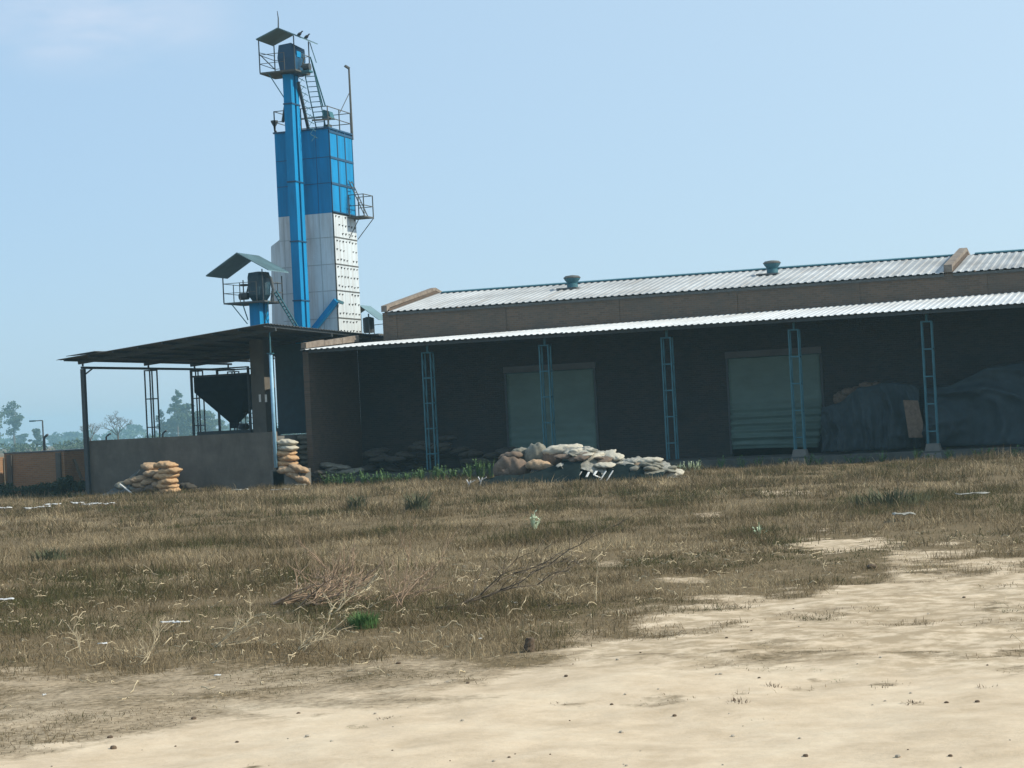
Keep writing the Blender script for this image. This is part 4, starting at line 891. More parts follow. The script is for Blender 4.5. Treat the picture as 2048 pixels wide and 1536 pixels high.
for k, (pa, pb_) in enumerate((((1163, 943), (1150, 962)), ((1178, 944), (1173, 954)), ((1193, 942), (1188, 950)), ((1188, 950), (1200, 955)), ((1212, 942), (1199, 962)), ((1226, 941), (1211, 965)))):
    A_, B_ = Pq(*pa, PY-1.18), Pq(*pb_, PY-1.36); MB().bar(A_, B_, .075, .02).build('torn_strip', 'rag_pale', ft)
for k, (px, py, lab) in enumerate(((939, 966, 'white scrap standing in the weeds at the far left of the yard pile'), (962, 960, 'forked white scrap beside the black tarpaulin corner'))):
    q = Pq(px, py, PY-1.6); m = MB(); m.bar((q.x-.05, q.y, -.25), (q.x+.05, q.y, q.z+.08), .06, .02); m.bar((q.x+.02, q.y, q.z), (q.x+.2, q.y+.02, q.z+.09), .05, .02); m.bar((q.x-.02, q.y, q.z-.05), (q.x-.1, q.y, q.z+.12), .05, .02)
    tag(m.build('plastic_scrap', 'litter'), lab, 'scrap', 'plastic scraps')

# tarpaulin-covered heaps under the verandah
def draped(name, x0, x1, yf, yb, prof, m, lab, folds, seed):
    nx, nz = 90, 50; U, V = np.meshgrid(np.linspace(0, 1, nx), np.linspace(0, 1, nz))
    X = x0+(x1-x0)*U; top = np.interp(U, [p[0] for p in prof], [p[1] for p in prof])
    s = V  # 0 floor, .7 top edge, 1 back
    front = np.clip(s/.72, 0, 1); back = np.clip((s-.72)/.28, 0, 1)
    Z = .15+(top-.15)*front**.85+.05*back; Y = yf+(yb-yf)*(.22*front+.78*back)
    f = np.zeros_like(U)
    for (u0, k, amp, sl) in folds: f += amp*(1-np.abs(np.sin((U-u0)*k+sl*(front-.5)**2*2+sl*front+fbm(U*3, V*2, seed)*2.5))**.6)*2
    Y = Y-f*(1-back)*np.clip(1.15-front, .1, 1)-.5*(fbm(U*5, V*3, seed+2)-.3)*(1-back); Z = Z+.22*(fbm(U*4.5, V*1.5, seed+5)-.5)*front-(.12*np.abs(np.sin(U*9+seed))*front)
    idx = np.arange(nx*nz).reshape(nz, nx); fq = np.stack([idx[:-1, :-1], idx[:-1, 1:], idx[1:, 1:], idx[1:, :-1]], -1).reshape(-1, 4)
    o = npmesh(name, np.stack([X, Y, Z], -1).reshape(-1, 3), fq, m, smooth=True); o.modifiers.new('thickness', 'SOLIDIFY').thickness = .02
    tag(o, lab, 'tarpaulin'); return o
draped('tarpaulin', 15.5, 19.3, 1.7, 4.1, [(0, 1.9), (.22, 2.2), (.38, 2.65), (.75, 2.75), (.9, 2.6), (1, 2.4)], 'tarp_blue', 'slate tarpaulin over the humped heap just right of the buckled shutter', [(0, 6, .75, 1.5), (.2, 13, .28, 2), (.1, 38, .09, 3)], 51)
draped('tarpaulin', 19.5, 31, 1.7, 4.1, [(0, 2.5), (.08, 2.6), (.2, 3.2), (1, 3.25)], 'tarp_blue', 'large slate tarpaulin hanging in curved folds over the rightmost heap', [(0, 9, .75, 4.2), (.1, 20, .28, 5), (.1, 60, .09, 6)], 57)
for k in range(12):
    x = 16.2+(k % 6)*.36; sack((x, 3.1+random.uniform(-.2, .3), 2.05+.25*(k//3)*.5+random.uniform(-.1, .1)), .9, .7, .40, R(random.uniform(-60, 60)), R(random.uniform(-25, 25)), 0, 'sack_brown',
         'brown sack showing above the slate tarpaulin of the humped heap', 'sacks above the humped heap')
q0, q1 = on(1806, 800, 'Y', .9), on(1848, 875, 'Y', .9)
m = MB(); m.add([(q0.x, .95, q0.z), (q0.x+.55, .95, q0.z-.05), (q1.x, .9, q1.z+.5), (q1.x-.05, .88, q1.z), (q0.x+.15, .88, q1.z+.02), (q0.x, .92, q0.z), ], [(0, 1, 2, 3, 4)])
o = m.build('board', 'sack_brown'); o.modifiers.new('thickness', 'SOLIDIFY').thickness = .03; tag(o, 'pale board with one slanting corner leaning beside the fourth lattice post', 'board')
o['label'] = 'pale board with a slanting corner leaning beside the rightmost visible lattice post'
# low bushes and rubble at post foot
# ------------------------------------------------------------------ brick blocks at the far left
bx1 = on(128, 905, 'Y', 2).x; bx0 = on(8, 905, 'Y', 2).x; bz = 1.58
br = thing('brick_shed', ((bx0+bx1)/2, 4, GZ), 'low flat-topped brick block, dark in front with a sunlit orange right side', 'shed')
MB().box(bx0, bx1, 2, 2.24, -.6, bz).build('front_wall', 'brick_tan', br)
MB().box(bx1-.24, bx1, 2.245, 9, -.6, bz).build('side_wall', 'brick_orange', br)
MB().box(bx0, bx1+.03, 1.97, 9, bz+.003, bz+.06).build('roof_slab', 'tin_dark', br)
for px in (18, 116): x = on(px, 930, 'Y', 1.9).x; MB().box(x-.12, x+.12, 1.9, 1.997, -.6, bz-.05).build('pilaster', 'plaster', br)
a, b_ = on(148, 918, 'X', bx1+.1), on(163, 958, 'X', bx1+.5)
tag(MB().bar(a, b_, .14, .06).build('plank', 'bark'), 'dark plank leaning slantwise on the sunlit orange brick wall', 'plank')
ax1 = on(8.5, 925, 'Y', 1.99).x
bw_ = thing('brick_wall', (ax1-3, 0, GZ), 'brick wall at the left edge of the picture with a sunlit orange end', 'wall')
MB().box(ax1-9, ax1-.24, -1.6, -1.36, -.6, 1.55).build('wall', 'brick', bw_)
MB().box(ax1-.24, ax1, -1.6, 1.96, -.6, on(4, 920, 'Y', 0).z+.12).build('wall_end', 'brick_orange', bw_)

# poles beyond
def bent_pole(px, py0, py1, y, arm, lab, nm='bent_pipe', r=.05, cat='pole'):
    q = on(px, py0, 'Y', y); q2 = on(px, py1, 'Y', y)
    pts = [(q.x, y, -.3), (q.x, y, q.z-.15)]+[(q.x+arm*f, y, q.z-.15+.15*math.sin(f*math.pi/2)) for f in (.25, .5, .8, 1.0)]
    o = MB().tube(pts, r, 8).build(nm, 'steel_dark', smooth=True); tag(o, lab, cat); return o
bent_pole(88, 870, 900, 10, .22, 'short dark bent pipe standing up behind the brick block roof', r=.06)
bent_pole(212, 868, 885, 12, .28, 'small bent pipe beyond the plastered wall, left of the bare tree trunk', r=.045)
bent_pole(325, 862, 875, 12, .22, 'small forked-looking pipe beyond the wall, right of the first lattice post', r=.05)
q = on(85, 841, 'Y', 25); q2 = on(67, 842, 'Y', 25)
lp_ = thing('street_lamp', (q.x, 25, GZ), 'thin street lamp with one straight arm pointing left above the brick block', 'lamp')
MB().tube([(q.x, 25, -.3), (q.x, 25, q.z)], [.06, .04], 8).build('pole', 'steel_dark', lp_)
MB().bar((q.x, 25, q.z), (q2.x, 25, q.z), .05).build('arm', 'steel_dark', lp_)
MB().box(q2.x-.25, q2.x+.1, 24.93, 25.07, q.z-.04, q.z+.04).build('lamp_head', 'steel_teal', lp_)

# ------------------------------------------------------------------ trees in the haze
def leaves(name, clumps, n, size, m, parent, seed):
    rg = np.random.default_rng(seed); c = np.array(clumps); wgt = (c[:, 3]*c[:, 4]); wgt = wgt/wgt.sum(); k = rg.choice(len(c), n, p=wgt)
    d = rg.normal(0, 1, (n, 3)); d /= np.linalg.norm(d, axis=1)[:, None]; rad = rg.uniform(.2, 1, n)**.5
    P = c[k, :3]+d*rad[:, None]*np.stack([c[k, 3], c[k, 3], c[k, 4]], 1)
    a = rg.normal(0, 1, (n, 3)); a /= np.linalg.norm(a, axis=1)[:, None]; b_ = np.cross(a, rg.normal(0, 1, (n, 3))); b_ /= np.linalg.norm(b_, axis=1)[:, None]
    s = size*rg.uniform(.5, 1.4, n)[:, None]
    V = np.stack([P-a*s, P+b_*s*.5, P+a*s, P-b_*s*.5], 1).reshape(-1, 3); Fq_ = np.arange(n*4).reshape(n, 4)
    return npmesh(name, V, Fq_, m, parent)
def tree(px, pytop, dist_y, width_px, lab, kind='round', seed=0, name='tree', m='leaf_far', n=2600):
    y = dist_y*2.3; top = on(px, pytop, 'Y', y); sc = (on(px+10, pytop, 'Y', y)-top).length/10; Wm = width_px*sc; H = top.z+.25; x = top.x
    rg = random.Random(seed); t_ = thing(name, (x, y, GZ), lab, 'tree', 'hazy trees beyond the sheds')
    tr = MB(); pts = [(x, y, -.3), (x+rg.uniform(-.1, .1)*Wm*.3, y, H*.35), (x+rg.uniform(-.1, .1)*Wm, y, H*.7), (x, y, H*.93)]
    tr.tube(pts, [H*.022, H*.017, H*.010, H*.003], 6)
    cl = []
    if kind == 'tall':
        for i in range(11):
            f = .34+.62*i/10; ww = Wm*.5*math.sin(math.pi*min(1, (f-.2)/.85))**.6
            for j in range(2):
                a = rg.uniform(0, 6.28); rr_ = rg.uniform(.1, .8)*ww; cx__ = x+math.cos(a)*rr_; cy__ = y+math.sin(a)*rr_
                cl.append((cx__, cy__, H*f, ww*rg.uniform(.25, .5), H*rg.uniform(.035, .08))); tr.tube([(x, y, H*(f-.12)), (cx__, cy__, H*f)], [H*.006, H*.002], 4, caps=False)
    else:
        for i in range(20):
            f = rg.uniform(.16 if kind == 'bushy' else .3, .93); ww = Wm*.5*(math.sin(math.pi*min(1, max(.05, (f-.02)/1.0)))**.5)
            a = rg.uniform(0, 6.28); rr_ = rg.uniform(.1, .85)*ww; cx__ = x+math.cos(a)*rr_; cy__ = y+math.sin(a)*rr_
            cl.append((cx__, cy__, H*f, Wm*rg.uniform(.10, .22), H*rg.uniform(.05, .12))); tr.tube([(x, y, H*max(.12, f-.2)), (cx__, cy__, H*f)], [H*.007, H*.002], 4, caps=False)
    tr.build('trunk', 'bark', t_); leaves('crown', cl, n, Wm*.035+.10, m, t_, seed); return t_
tree(26, 806, 320, 52, 'tall feathery gum tree at the far left with an open crown', 'tall', 1, 'gum_tree', n=1500)
tree(-6, 815, 330, 46, 'pale tree cut by the left edge of the picture', 'tall', 2, 'gum_tree', 'leaf_far_light', 1500)
tree(44, 868, 420, 34, 'small round faint tree right of the tall feathery gum tree', 'bushy', 3)
tree(74, 858, 300, 34, 'squat dense tree behind the street lamp', 'bushy', 4, n=2200)
tree(100, 872, 520, 40, 'low faint tree between the street lamp and the corner post', 'bushy', 5)
tree(142, 864, 560, 60, 'wide faint tree touching the left of the corner post', 'bushy', 6)
tree(262, 846, 560, 44, 'bluish faint tree directly right of the spreading bare tree', 'bushy', 8)
tree(322, 820, 300, 22, 'narrow tree just right of the first lattice post', 'tall', 9, n=1400)
tree(352, 782, 300, 38, 'tallest shaggy gum tree between the two lattice posts', 'tall', 10, 'gum_tree', n=2600)
tree(374, 808, 310, 84, 'broad dense tree in front of the second lattice post', 'bushy', 11, n=4500)
tree(342, 840, 315, 70, 'broad low tree under the tallest shaggy gum tree', 'bushy', 12, n=4500)
tree(405, 815, 330, 44, 'pale tree showing left of the hopper funnel', 'bushy', 13, m='leaf_far_light')
tree(430, 835, 340, 40, 'low pale tree under the left slope of the hopper', 'bushy', 15, m='leaf_far_light')
tree(480, 822, 330, 44, 'pale tree showing right of the hopper funnel', 'bushy', 14, m='leaf_far_light')
def bare_tree(px, pytop, y, width_px, lab, seed):
    top = on(px, pytop, 'Y', y); sc = (on(px+10, pytop, 'Y', y)-top).length/10; W_ = width_px*sc; H = top.z+.25; rg = random.Random(seed)
    t_ = thing('bare_tree', (top.x, y, GZ), lab, 'tree', 'bare trees beyond the plastered wall'); tr = MB(); br_ = MB()
    tr.tube([(top.x, y, -.3), (top.x+.05, y, H*.45)], [H*.03, H*.022], 7)
    def grow(p, d, L, r, lev, mb):
        if lev == 0 or L < .12: return
        q = p+d*L*.5+Vector((rg.uniform(-1, 1), rg.uniform(-1, 1), rg.uniform(-.3, .5)))*L*.07; e = p+d*L; mb.tube([p, q, e], [r, r*.85, r*.65], 4, caps=False)
        for _ in range(3 if lev > 1 else 2):
            nd = (d+Vector((rg.uniform(-.9, .9)*W_/H*1.5, rg.uniform(-.6, .6), rg.uniform(-.25, .45)))).normalized(); grow(e, nd, L*rg.uniform(.55, .78), r*.6, lev-1, mb)
    for k in range(5):
        a = -1+2*k/4; grow(Vector((top.x, y, H*(.38+.04*k % .1))), Vector((a*W_*.55/H*1.6, rg.uniform(-.3, .3), .8)).normalized(), H*.24, H*.015, 5, br_)
    tr.build('trunk', 'bark', t_); br_.build('branches', 'bark', t_)
bare_tree(234, 832, 300, 62, 'spreading leafless tree left of the first lattice post', 3)
bare_tree(180, 852, 260, 26, 'small leafless tree close to the corner post', 8)
wl = []
rg_ = random.Random(5)
for k in range(90):
    px = -400+k*32+rg_.uniform(-10, 10); q = on(px, 880, 'Y', 1250); wl.append((q.x, 1250+rg_.uniform(-30, 30), 3.0, rg_.uniform(8, 14), rg_.uniform(4.0, 8.0)))
tag(leaves('distant_woods', wl, 14000, 1.8, 'leaf_far', None, 77), 'faint line of far-off woods on the horizon', 'woods', kind='stuff')

sc_ = []
for k in range(70):
    px = -900+k*34+rg_.uniform(-10, 10); q = on(px, 880, 'Y', 420); sc_.append((q.x, 420+rg_.uniform(-6, 6), .4, rg_.uniform(4, 7), rg_.uniform(1.6, 2.6)))
tag(leaves('far_scrub', sc_, 16000, .5, 'leaf_far', None, 78), 'low band of distant scrub in front of the hazy trees', 'scrub', kind='stuff')

# ------------------------------------------------------------------ weeds, bushes, twigs, litter
def weed(x, y, H, n, lab, m='weed', spread=.18, leaf=.035, group=None, name='weed', seed=0, z=None):
    rg = random.Random(seed+int(x*100)); mb = MB(); z0 = (gz(x, y) if z is None else z)-.02
    for i in range(n):
        a = rg.uniform(0, 6.28); l = rg.uniform(.05, 1)*spread; h = H*rg.uniform(.5, 1.1); bx_, by_ = x+math.cos(a)*l*.35, y+math.sin(a)*l*.35
        tx, ty = x+math.cos(a)*l*1.8, y+math.sin(a)*l*1.8; mx_ = Vector(((bx_+tx)/2, (by_+ty)/2, z0+h*.6)); e = Vector((tx, ty, z0+h)); s0 = Vector((bx_, by_, z0))
        pr = Vector((-math.sin(a), math.cos(a), 0))*leaf*.5*rg.uniform(.6, 1.3)
        mb.add([s0-pr*.5, s0+pr*.5, mx_+pr, mx_-pr, e], [(0, 1, 2, 3), (3, 2, 4)])
        for _ in range(3):
            f = rg.uniform(.3, .9); c = s0.lerp(e, f)+Vector((0, 0, h*.06)); d = Vector((rg.uniform(-1, 1), rg.uniform(-1, 1), rg.uniform(-.1, .8))).normalized()*leaf*2.2; pp_ = d.cross(Vector((0, 0, 1))).normalized()*leaf*.6
            mb.add([c, c+d*.5+pp_, c+d, c+d*.5-pp_], [(0, 1, 2, 3)])
    o = mb.build(name, m); tag(o, lab, 'weed', group); return o
# green weeds along the verandah foot
WG_ = 'weeds along the foot of the verandah'; lw_ = ['green weed in the row between the verandah end wall and the first lattice post', 'green weed in the row between the first lattice post and the yard pile', 'pale-tipped weed just right of the yard pile']
rg_ = random.Random(12)
for k in range(26):
    px = 655+k*13+rg_.uniform(-5, 5); q = on(px, 950, 'Y', -1.6-rg_.uniform(0, 1.0)); H_ = .35+.25*rg_.random()+(.35 if px > 930 else 0)+(.15 if 850 < px < 900 else 0)
    weed(q.x, q.y, H_, 16, lw_[0] if px < 866 else lw_[1], 'weed', .22, .05, WG_, seed=k, z=-.25)
for k in range(5):
    q = on(1362+k*9, 955, 'Y', -3.2); weed(q.x, q.y, .42, 6, lw_[2], 'weed_pale', .10, .04, 'pale weeds beside the yard pile', seed=60+k, z=-.25)
for k in range(16):
    px = 1400+k*42+rg_.uniform(-14, 14); q = on(px, 930, 'Y', -1.0); weed(q.x, q.y, .28+.2*rg_.random(), 12, 'small dull weed along the foot of the verandah right of the yard pile', 'weed', .2, .045, 'dull weeds along the right part of the verandah', seed=80+k, z=-.25)
# dark bushes in front of the brick block
rg_ = random.Random(3)
for k, (px, H_, Wd, lab) in enumerate(((-10, .65, 1.3, 'dark low bush at the left edge in front of the brick wall'), (55, .5, 1.3, 'dark low bush in front of the middle of the brick block'), (112, .6, 1.2, 'dark bush in front of the right corner of the brick block'), (150, .9, .8, 'dark bush crowding the foot of the black corner post'))):
    q = on(px, 985, 'Y', -1.5); t_ = thing('bush', (q.x, q.y, GZ), lab, 'bush', 'dark bushes by the brick block')
    cl = [(q.x+rg_.uniform(-.5, .5)*Wd*1.5, q.y+rg_.uniform(-.3, .3), GZ+H_*rg_.uniform(.15, .8), Wd*.28, H_*.25) for _ in range(14)]
    leaves('foliage', cl, 1500, .06, 'bush_dark', t_, 30+k)
    MB().tube([(q.x, q.y, -.3), (q.x+.05, q.y, GZ+H_*.6)], [.03, .015], 5).build('stem', 'bark', t_)
# bright green tuft, dark stump, pale plant
q = G(730, 1252)
def tuft(px, py, H, n, lab, m, spread, leaf, seed, name='grass_tuft', group=None):
    q = G(px, py); rg = random.Random(seed); mb = MB(); z0 = gz(q.x, q.y)-.02
    for i in range(n):
        a = rg.uniform(0, 6.28); l = rg.uniform(0, 1)**.7*spread; bx_, by_ = q.x+math.cos(a)*l, q.y+math.sin(a)*l; ln = rg.uniform(.1, .6)*H; b2_ = a+rg.uniform(-1, 1)
        h = H*rg.uniform(.4, 1); pr = Vector((math.cos(a+1.5), math.sin(a+1.5), 0))*leaf*.5
        s0 = Vector((bx_, by_, z0)); m1 = s0+Vector((math.cos(b2_)*ln*.3, math.sin(b2_)*ln*.3, h*.6)); e = s0+Vector((math.cos(b2_)*ln, math.sin(b2_)*ln, h))
        mb.add([s0-pr, s0+pr, m1+pr*.8, m1-pr*.8, e], [(0, 1, 2, 3), (3, 2, 4)])
    return tag(mb.build(name, m), lab, 'grass tuft', group)
tuft(728, 1250, .22, 520, 'fresh bright green grass tuft in the near brown grass', 'weed_fresh', .17, .010, 5)
tuft(715, 1018, .5, 180, 'dark upright tuft left of the other dark tuft in the middle grass', 'weed_olive', .25, .03, 6)
tuft(835, 1024, .65, 220, 'larger dark upright tuft below the first lattice post in the middle grass', 'weed_olive', .3, .03, 7)
tuft(100, 1120, .3, 200, 'dull green tuft in the left part of the yard', 'weed_olive', .4, .02, 8)
tuft(1780, 1010, .45, 260, 'grey-green tuft in the grass on the right', 'weed_olive', .9, .03, 9)
for k, (px, py, n, lab) in enumerate(((710, 1442, 90, 'flattened green tuft on the bare earth at bottom centre'), (775, 1424, 50, 'small sparse tuft up and right of the flattened green tuft'), (1478, 1392, 50, 'lone little dark sprig on the bare earth at lower right'), (1640, 1328, 40, 'little tuft at the upper edge of the lower right earth'),
                    (1822, 1390, 50, 'flat dark tuft on the earth near the right edge'), (1975, 1362, 22, 'tiny broken twig-like tuft near the right edge'), (2010, 1215, 120, 'green tuft on the earth by the right edge'), (1120, 1392, 40, 'faint flat tuft on the pale earth at centre'),
                    (1545, 1356, 30, 'flat little tuft left of the lower right row of tufts'), (1680, 1344, 40, 'flat little tuft in the middle of the lower right row'), (1765, 1357, 40, 'flat little tuft right in the lower right row'))):
    tuft(px, py, .03+.012*(k % 3), n, lab, 'weed' if k % 3 == 0 else 'clod', .10, .008, 20+k, group='small tufts on the bare earth')
weed(G(1068, 1060).x, G(1068, 1060).y, .38, 9, 'pale flowering weed standing alone in the middle grass', 'weed_pale', .15, .04, seed=3)
weed(G(1520, 1068).x, G(1520, 1068).y, .25, 7, 'small pale weed beside the bare patch in the middle distance', 'weed_pale', .12, .03, seed=4)
q = G(1057, 1293); m = MB(); rg_ = random.Random(2); vs = []
for i in range(8):
    f = i/7; r_ = .062*(1-.35*f)*(1 if i else .9)
    for j in range(12): a = 6.283*j/12; k = 1+rg_.uniform(-.18, .18); vs.append((q.x+math.cos(a)*r_*k+.02*f, q.y+math.sin(a)*r_*k, gz(q.x, q.y)-.01+.15*f+rg_.uniform(-.005, .005)))
tag(m.add(vs, [(i*12+j, i*12+(j+1) % 12, (i+1)*12+(j+1) % 12, (i+1)*12+j) for i in range(7) for j in range(12)]+[tuple(range(12))[::-1], tuple(84+j for j in range(12))]).build('stump', 'clod'), 'small dark brown stump standing at the edge of the bare earth', 'stump')
# dead branches
def branch(px, py, L, ang, r, lab, seed, m='twig', fork=3, lift=.12, group=None, name='dead_branch'):
    q = G(px, py); rg = random.Random(seed); mb = MB(); z0 = gz(q.x, q.y)+.03
    def grow(p, az, el_, L_, r_, lev):
        pts = [p]; k = 6; a, e_ = az, el_
        for i in range(k):
            a += rg.uniform(-.55, .55); e_ += rg.uniform(-.30, .22)
            pp_ = pts[-1]+Vector((math.cos(a)*math.cos(e_), math.sin(a)*math.cos(e_), math.sin(e_)))*L_/k
            pp_.z = max(pp_.z, z0-.02); pts.append(pp_)
            if lev and rg.random() < .75: grow(pp_, a+rg.choice([-1, 1])*rg.uniform(.3, 1.0), e_+rg.uniform(0, .5), L_*rg.uniform(.3, .6), r_*.6, lev-1)
        mb.tube(pts, [r_*(1-.8*i/k) for i in range(k+1)], 5)
    for _ in range(fork): grow(Vector((q.x+rg.uniform(-.05, .05), q.y+rg.uniform(-.05, .05), z0)), ang+rg.uniform(-.35, .35), lift+rg.uniform(0, .4), L*rg.uniform(.6, 1), r, 2)
    return tag(mb.build(name, m, smooth=True), lab, 'branch', group)
AR = -YAW*-1  # picture-right in the yard
ar = math.atan2(-s_, c_)
gb = 'dead branches in the near grass'
branch(548, 1208, 1.3, ar+.3, .016, 'thick end of the tangled brushwood, left of the green tuft', 1, fork=6, group=gb)
branch(600, 1215, 1.2, ar+.1, .014, 'tangled brushwood just up and left of the green tuft', 2, fork=6, group=gb)
branch(660, 1225, .8, ar+.6, .013, 'brushwood touching the left of the green tuft', 3, 'twig_pale', fork=4, group=gb)
branch(800, 1215, .8, ar+1.6, .009, 'upright forked dead branch right of the green tuft', 4, fork=4, lift=.7, group=gb)
branch(760, 1200, .9, ar-.2, .008, 'thin dead branch behind the green tuft', 5, fork=4, group=gb)
branch(880, 1215, 2.6, ar+.35, .014, 'long dark fallen branch lying up to the right of the green tuft', 6, 'bark', fork=3, lift=.05, group=gb)
branch(1130, 1200, .7, ar+2.2, .005, 'pale thin stalk leaning right of the long fallen branch', 7, 'twig_pale', fork=1, lift=.6, group=gb)
branch(1195, 1205, .7, ar+2.2, .005, 'second pale thin stalk further right, leaning the same way', 8, 'twig_pale', fork=1, lift=.6, group=gb)
branch(430, 1290, .8, ar+.1, .007, 'pale curly twig below the brushwood on the left', 9, 'twig_pale', fork=3, group=gb)
branch(600, 1300, .6, ar+.4, .007, 'curly pale twig below and left of the green tuft', 10, 'twig_pale', fork=4, lift=.3, group=gb)
branch(160, 1300, .5, ar+1.4, .006, 'pale upright stalk in the grass at lower left', 11, 'twig_pale', fork=2, lift=.9, group=gb)
branch(280, 1320, .5, ar+.9, .006, 'pale curly stalk left of centre at the grass edge', 12, 'twig_pale', fork=3, lift=.5, group=gb)
# loose pale straw stems over the grass (countless)
rg2 = np.random.default_rng(5); X, Y, mk, px, py, W_ = scatter(15.5, 34, 5.5, 1, 77); kp = (mk < .35) & outside(X, Y); X, Y = X[kp], Y[kp]; n = len(X)
az = rg2.uniform(0, 6.28, n); L_ = rg2.uniform(.04, .26, n)**1.0; el_ = rg2.uniform(-.2, .8, n); z0 = gheight(X, Y)+rg2.uniform(.01, .08, n); VV = []; FF = []
P = np.stack([X, Y, z0], 1); segs = [P]; a = az.copy()
for i in range(4):
    a = a+rg2.normal(0, .55, n); e_ = el_*(1-.4*i)+rg2.normal(0, .5, n); segs.append(segs[-1]+np.stack([np.cos(a)*np.cos(e_), np.sin(a)*np.cos(e_), np.sin(e_)], 1)*(L_/4)[:, None])
S = np.stack(segs, 1); wv = rg2.uniform(.0025, .0055, n)[:, None, None]; up_ = np.array([0, 0, 1.0]); V = np.concatenate([S-wv*up_, S+wv*up_], 1)  # n,10,3
ib = (np.arange(n)*10)[:, None]; Fq_ = np.concatenate([ib+np.array([i, i+1, i+6, i+5]) for i in range(4)], 0)
o = npmesh('straw', V.reshape(-1, 3), Fq_, 'twig_pale'); o.modifiers.new('thickness', 'SOLIDIFY').thickness = .005; tag(o, 'loose pale curled straw stems scattered over the near grass', 'straw', kind='stuff')
# white litter
def scrap(px, py, L, W_, lab, seed, m='litter', y=None, group='white litter in the grass', h=.06, dz=0):
    q = G(px, py); z = gz(q.x, q.y)+.05+dz
    rg = random.Random(seed); nx, ny_ = 9, 6
    U, V = np.meshgrid(np.linspace(-.5, .5, nx), np.linspace(-.5, .5, ny_)); a = rg.uniform(-.5, .5)+ar
    Xl = U*L*(1+.3*(fbm(U*3+seed, V*3, seed)-.5)); Yl = V*W_*(1+.5*(fbm(U*4, V*4+seed, seed+1)-.5)); Z = z+h*(fbm(U*6+seed, V*6, seed+2))
    X = q.x+Xl*math.cos(a)-Yl*math.sin(a); Y = q.y+Xl*math.sin(a)+Yl*math.cos(a); idx = np.arange(nx*ny_).reshape(ny_, nx)
    o = npmesh('plastic_scrap', np.stack([X, Y, Z], -1).reshape(-1, 3), np.stack([idx[:-1, :-1], idx[:-1, 1:], idx[1:, 1:], idx[1:, :-1]], -1).reshape(-1, 4), m)
    o.modifiers.new('thickness', 'SOLIDIFY').thickness = .006; return tag(o, lab, 'scrap', group)
for k, (px, py, L, lab) in enumerate(((5, 1026, .7, 'white sheet scrap cut by the left edge beside the bushes'), (75, 1024, 1.1, 'long white sheet scrap in the row below the brick block'), (105, 1018, .7, 'white scrap right of the long sheet scrap'), (155, 1014, .5, 'raised white scrap in the row below the black corner post'),
        (182, 1016, .8, 'flat grey-white scrap below the black corner post'), (215, 1014, .6, 'rightmost white scrap of the row below the black corner post'))):
    scrap(px, py, L*.8, .35, lab, k+1, h=.14, dz=.03)
for k, (px, py, L, lab) in enumerate(((335, 1248, .16, 'crumpled white plastic at the left of the white scrap pair in the near grass'), (362, 1249, .18, 'crumpled white plastic at the right of the white scrap pair in the near grass'), (88, 1381, .035, 'tiny white pebble-like scrap at lower left'), (434, 1342, .06, 'small white scrap on the edge of the earth'),
        (960, 1276, .03, 'tiny upright white scrap near the dark stump'), (1030, 1205, .05, 'tiny white fleck beside the long fallen branch'), (205, 1292, .10, 'little off-white scrap in the grass at lower left'), (10, 1212, .25, 'grey-white scrap cut by the left edge in the grass'))):
    scrap(px, py, L, L*.6, lab, k+20, h=.03, dz=-.02 if L < .07 else .04)
for k, (px, py, L, lab) in enumerate(((1945, 998, .9, 'pale flat scrap in the grass near the right edge'), (1808, 1042, .5, 'greenish-white scrap in the grass on the right'), (480, 985, .8, 'pale flat scrap at the foot of the plastered wall'), (560, 985, .9, 'long pale scrap below the wall end'), (600, 975, .6, 'pale crumpled scrap below the right-hand stack'), (655, 968, .7, 'flat white scrap below the verandah end wall'))):
    scrap(px, py, L*.8, .3, lab, k+40, h=.1, dz=.04, m='rag')
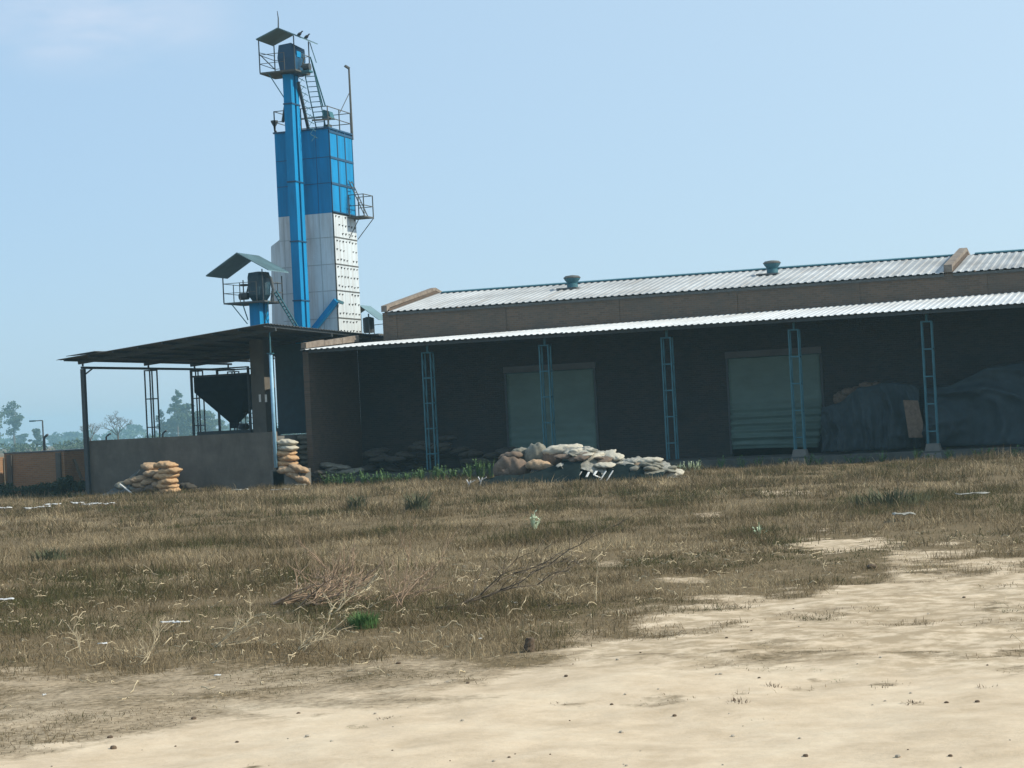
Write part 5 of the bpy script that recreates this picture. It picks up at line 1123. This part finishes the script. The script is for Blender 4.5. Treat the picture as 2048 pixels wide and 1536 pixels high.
# clods and stones on the earth
rg_ = random.Random(9)
def pebble(px, py, s, lab, m, seed, name='stone'):
    q = G(px, py); rg = random.Random(seed); vs = []; z0 = gz(q.x, q.y)
    for i in range(6):
        th_ = math.pi*i/5
        for j in range(9): a = 6.283*j/9; k = 1+rg.uniform(-.2, .2); vs.append((q.x+s*math.sin(th_)*math.cos(a)*k*.5+1e-4*j, q.y+s*math.sin(th_)*math.sin(a)*k*.5, z0+s*.12-math.cos(th_)*s*.32))
    fs = [(i*9+j, i*9+(j+1) % 9, (i+1)*9+(j+1) % 9, (i+1)*9+j) for i in range(5) for j in range(9)]
    return tag(MB().add(vs, fs).build(name, m), lab, name.replace('_', ' '), name+'s on the bare earth')
for k, (px, py, s, lab) in enumerate(((219, 1463, .045, 'black clod on the earth at lower left, upper of a pair'), (226, 1484, .055, 'black clod on the earth at lower left, lower of a pair'), (387, 1426, .05, 'dark clod on the earth edge right of the clod pair'),
        (1744, 1136, .14, 'dark clod at the right tip of the grass island'), (935, 1356, .03, 'tiny dark clod on the pale earth at centre'), (796, 1316, .05, 'dark clod in the stubble below the green tuft'), (1900, 1500, .03, 'tiny dark clod at lower right'), (1348, 1414, .035, 'small dark clod on the pale earth right of centre'))):
    pebble(px, py, s, lab, 'clod', k, 'clod')
lab_ = 'small earth-coloured lump scattered over the bare earth'
for k in range(120):
    px = rg_.uniform(0, 2048); py = rg_.uniform(1180, 1530)
    q = G(px, py); mk_, _, _ = soil_mask(np.array([q.x]), np.array([q.y]))
    if mk_[0] > .7: pebble(px, py, rg_.uniform(.012, .04), lab_, 'stone' if k % 2 else 'clod', 100+k, 'earth_lump')

# ------------------------------------------------------------------ haze
hm = bpy.data.materials.new('haze'); hm.use_nodes = True; t = hm.node_tree; t.nodes.remove(t.nodes['Principled BSDF'])
v = t.nodes.new('ShaderNodeVolumePrincipled'); v.inputs['Color'].default_value = (.46, .80, .97, 1); v.inputs['Density'].default_value = .00042; v.inputs['Anisotropy'].default_value = .2
t.links.new(v.outputs[0], t.nodes['Material Output'].inputs['Volume'])
hz_ = MB().box(-1500, 1500, -1500, 1500, -2.5, 25.0).build('haze', hm); tag(hz_, 'pale blue haze lying over the whole yard', 'haze', kind='stuff')
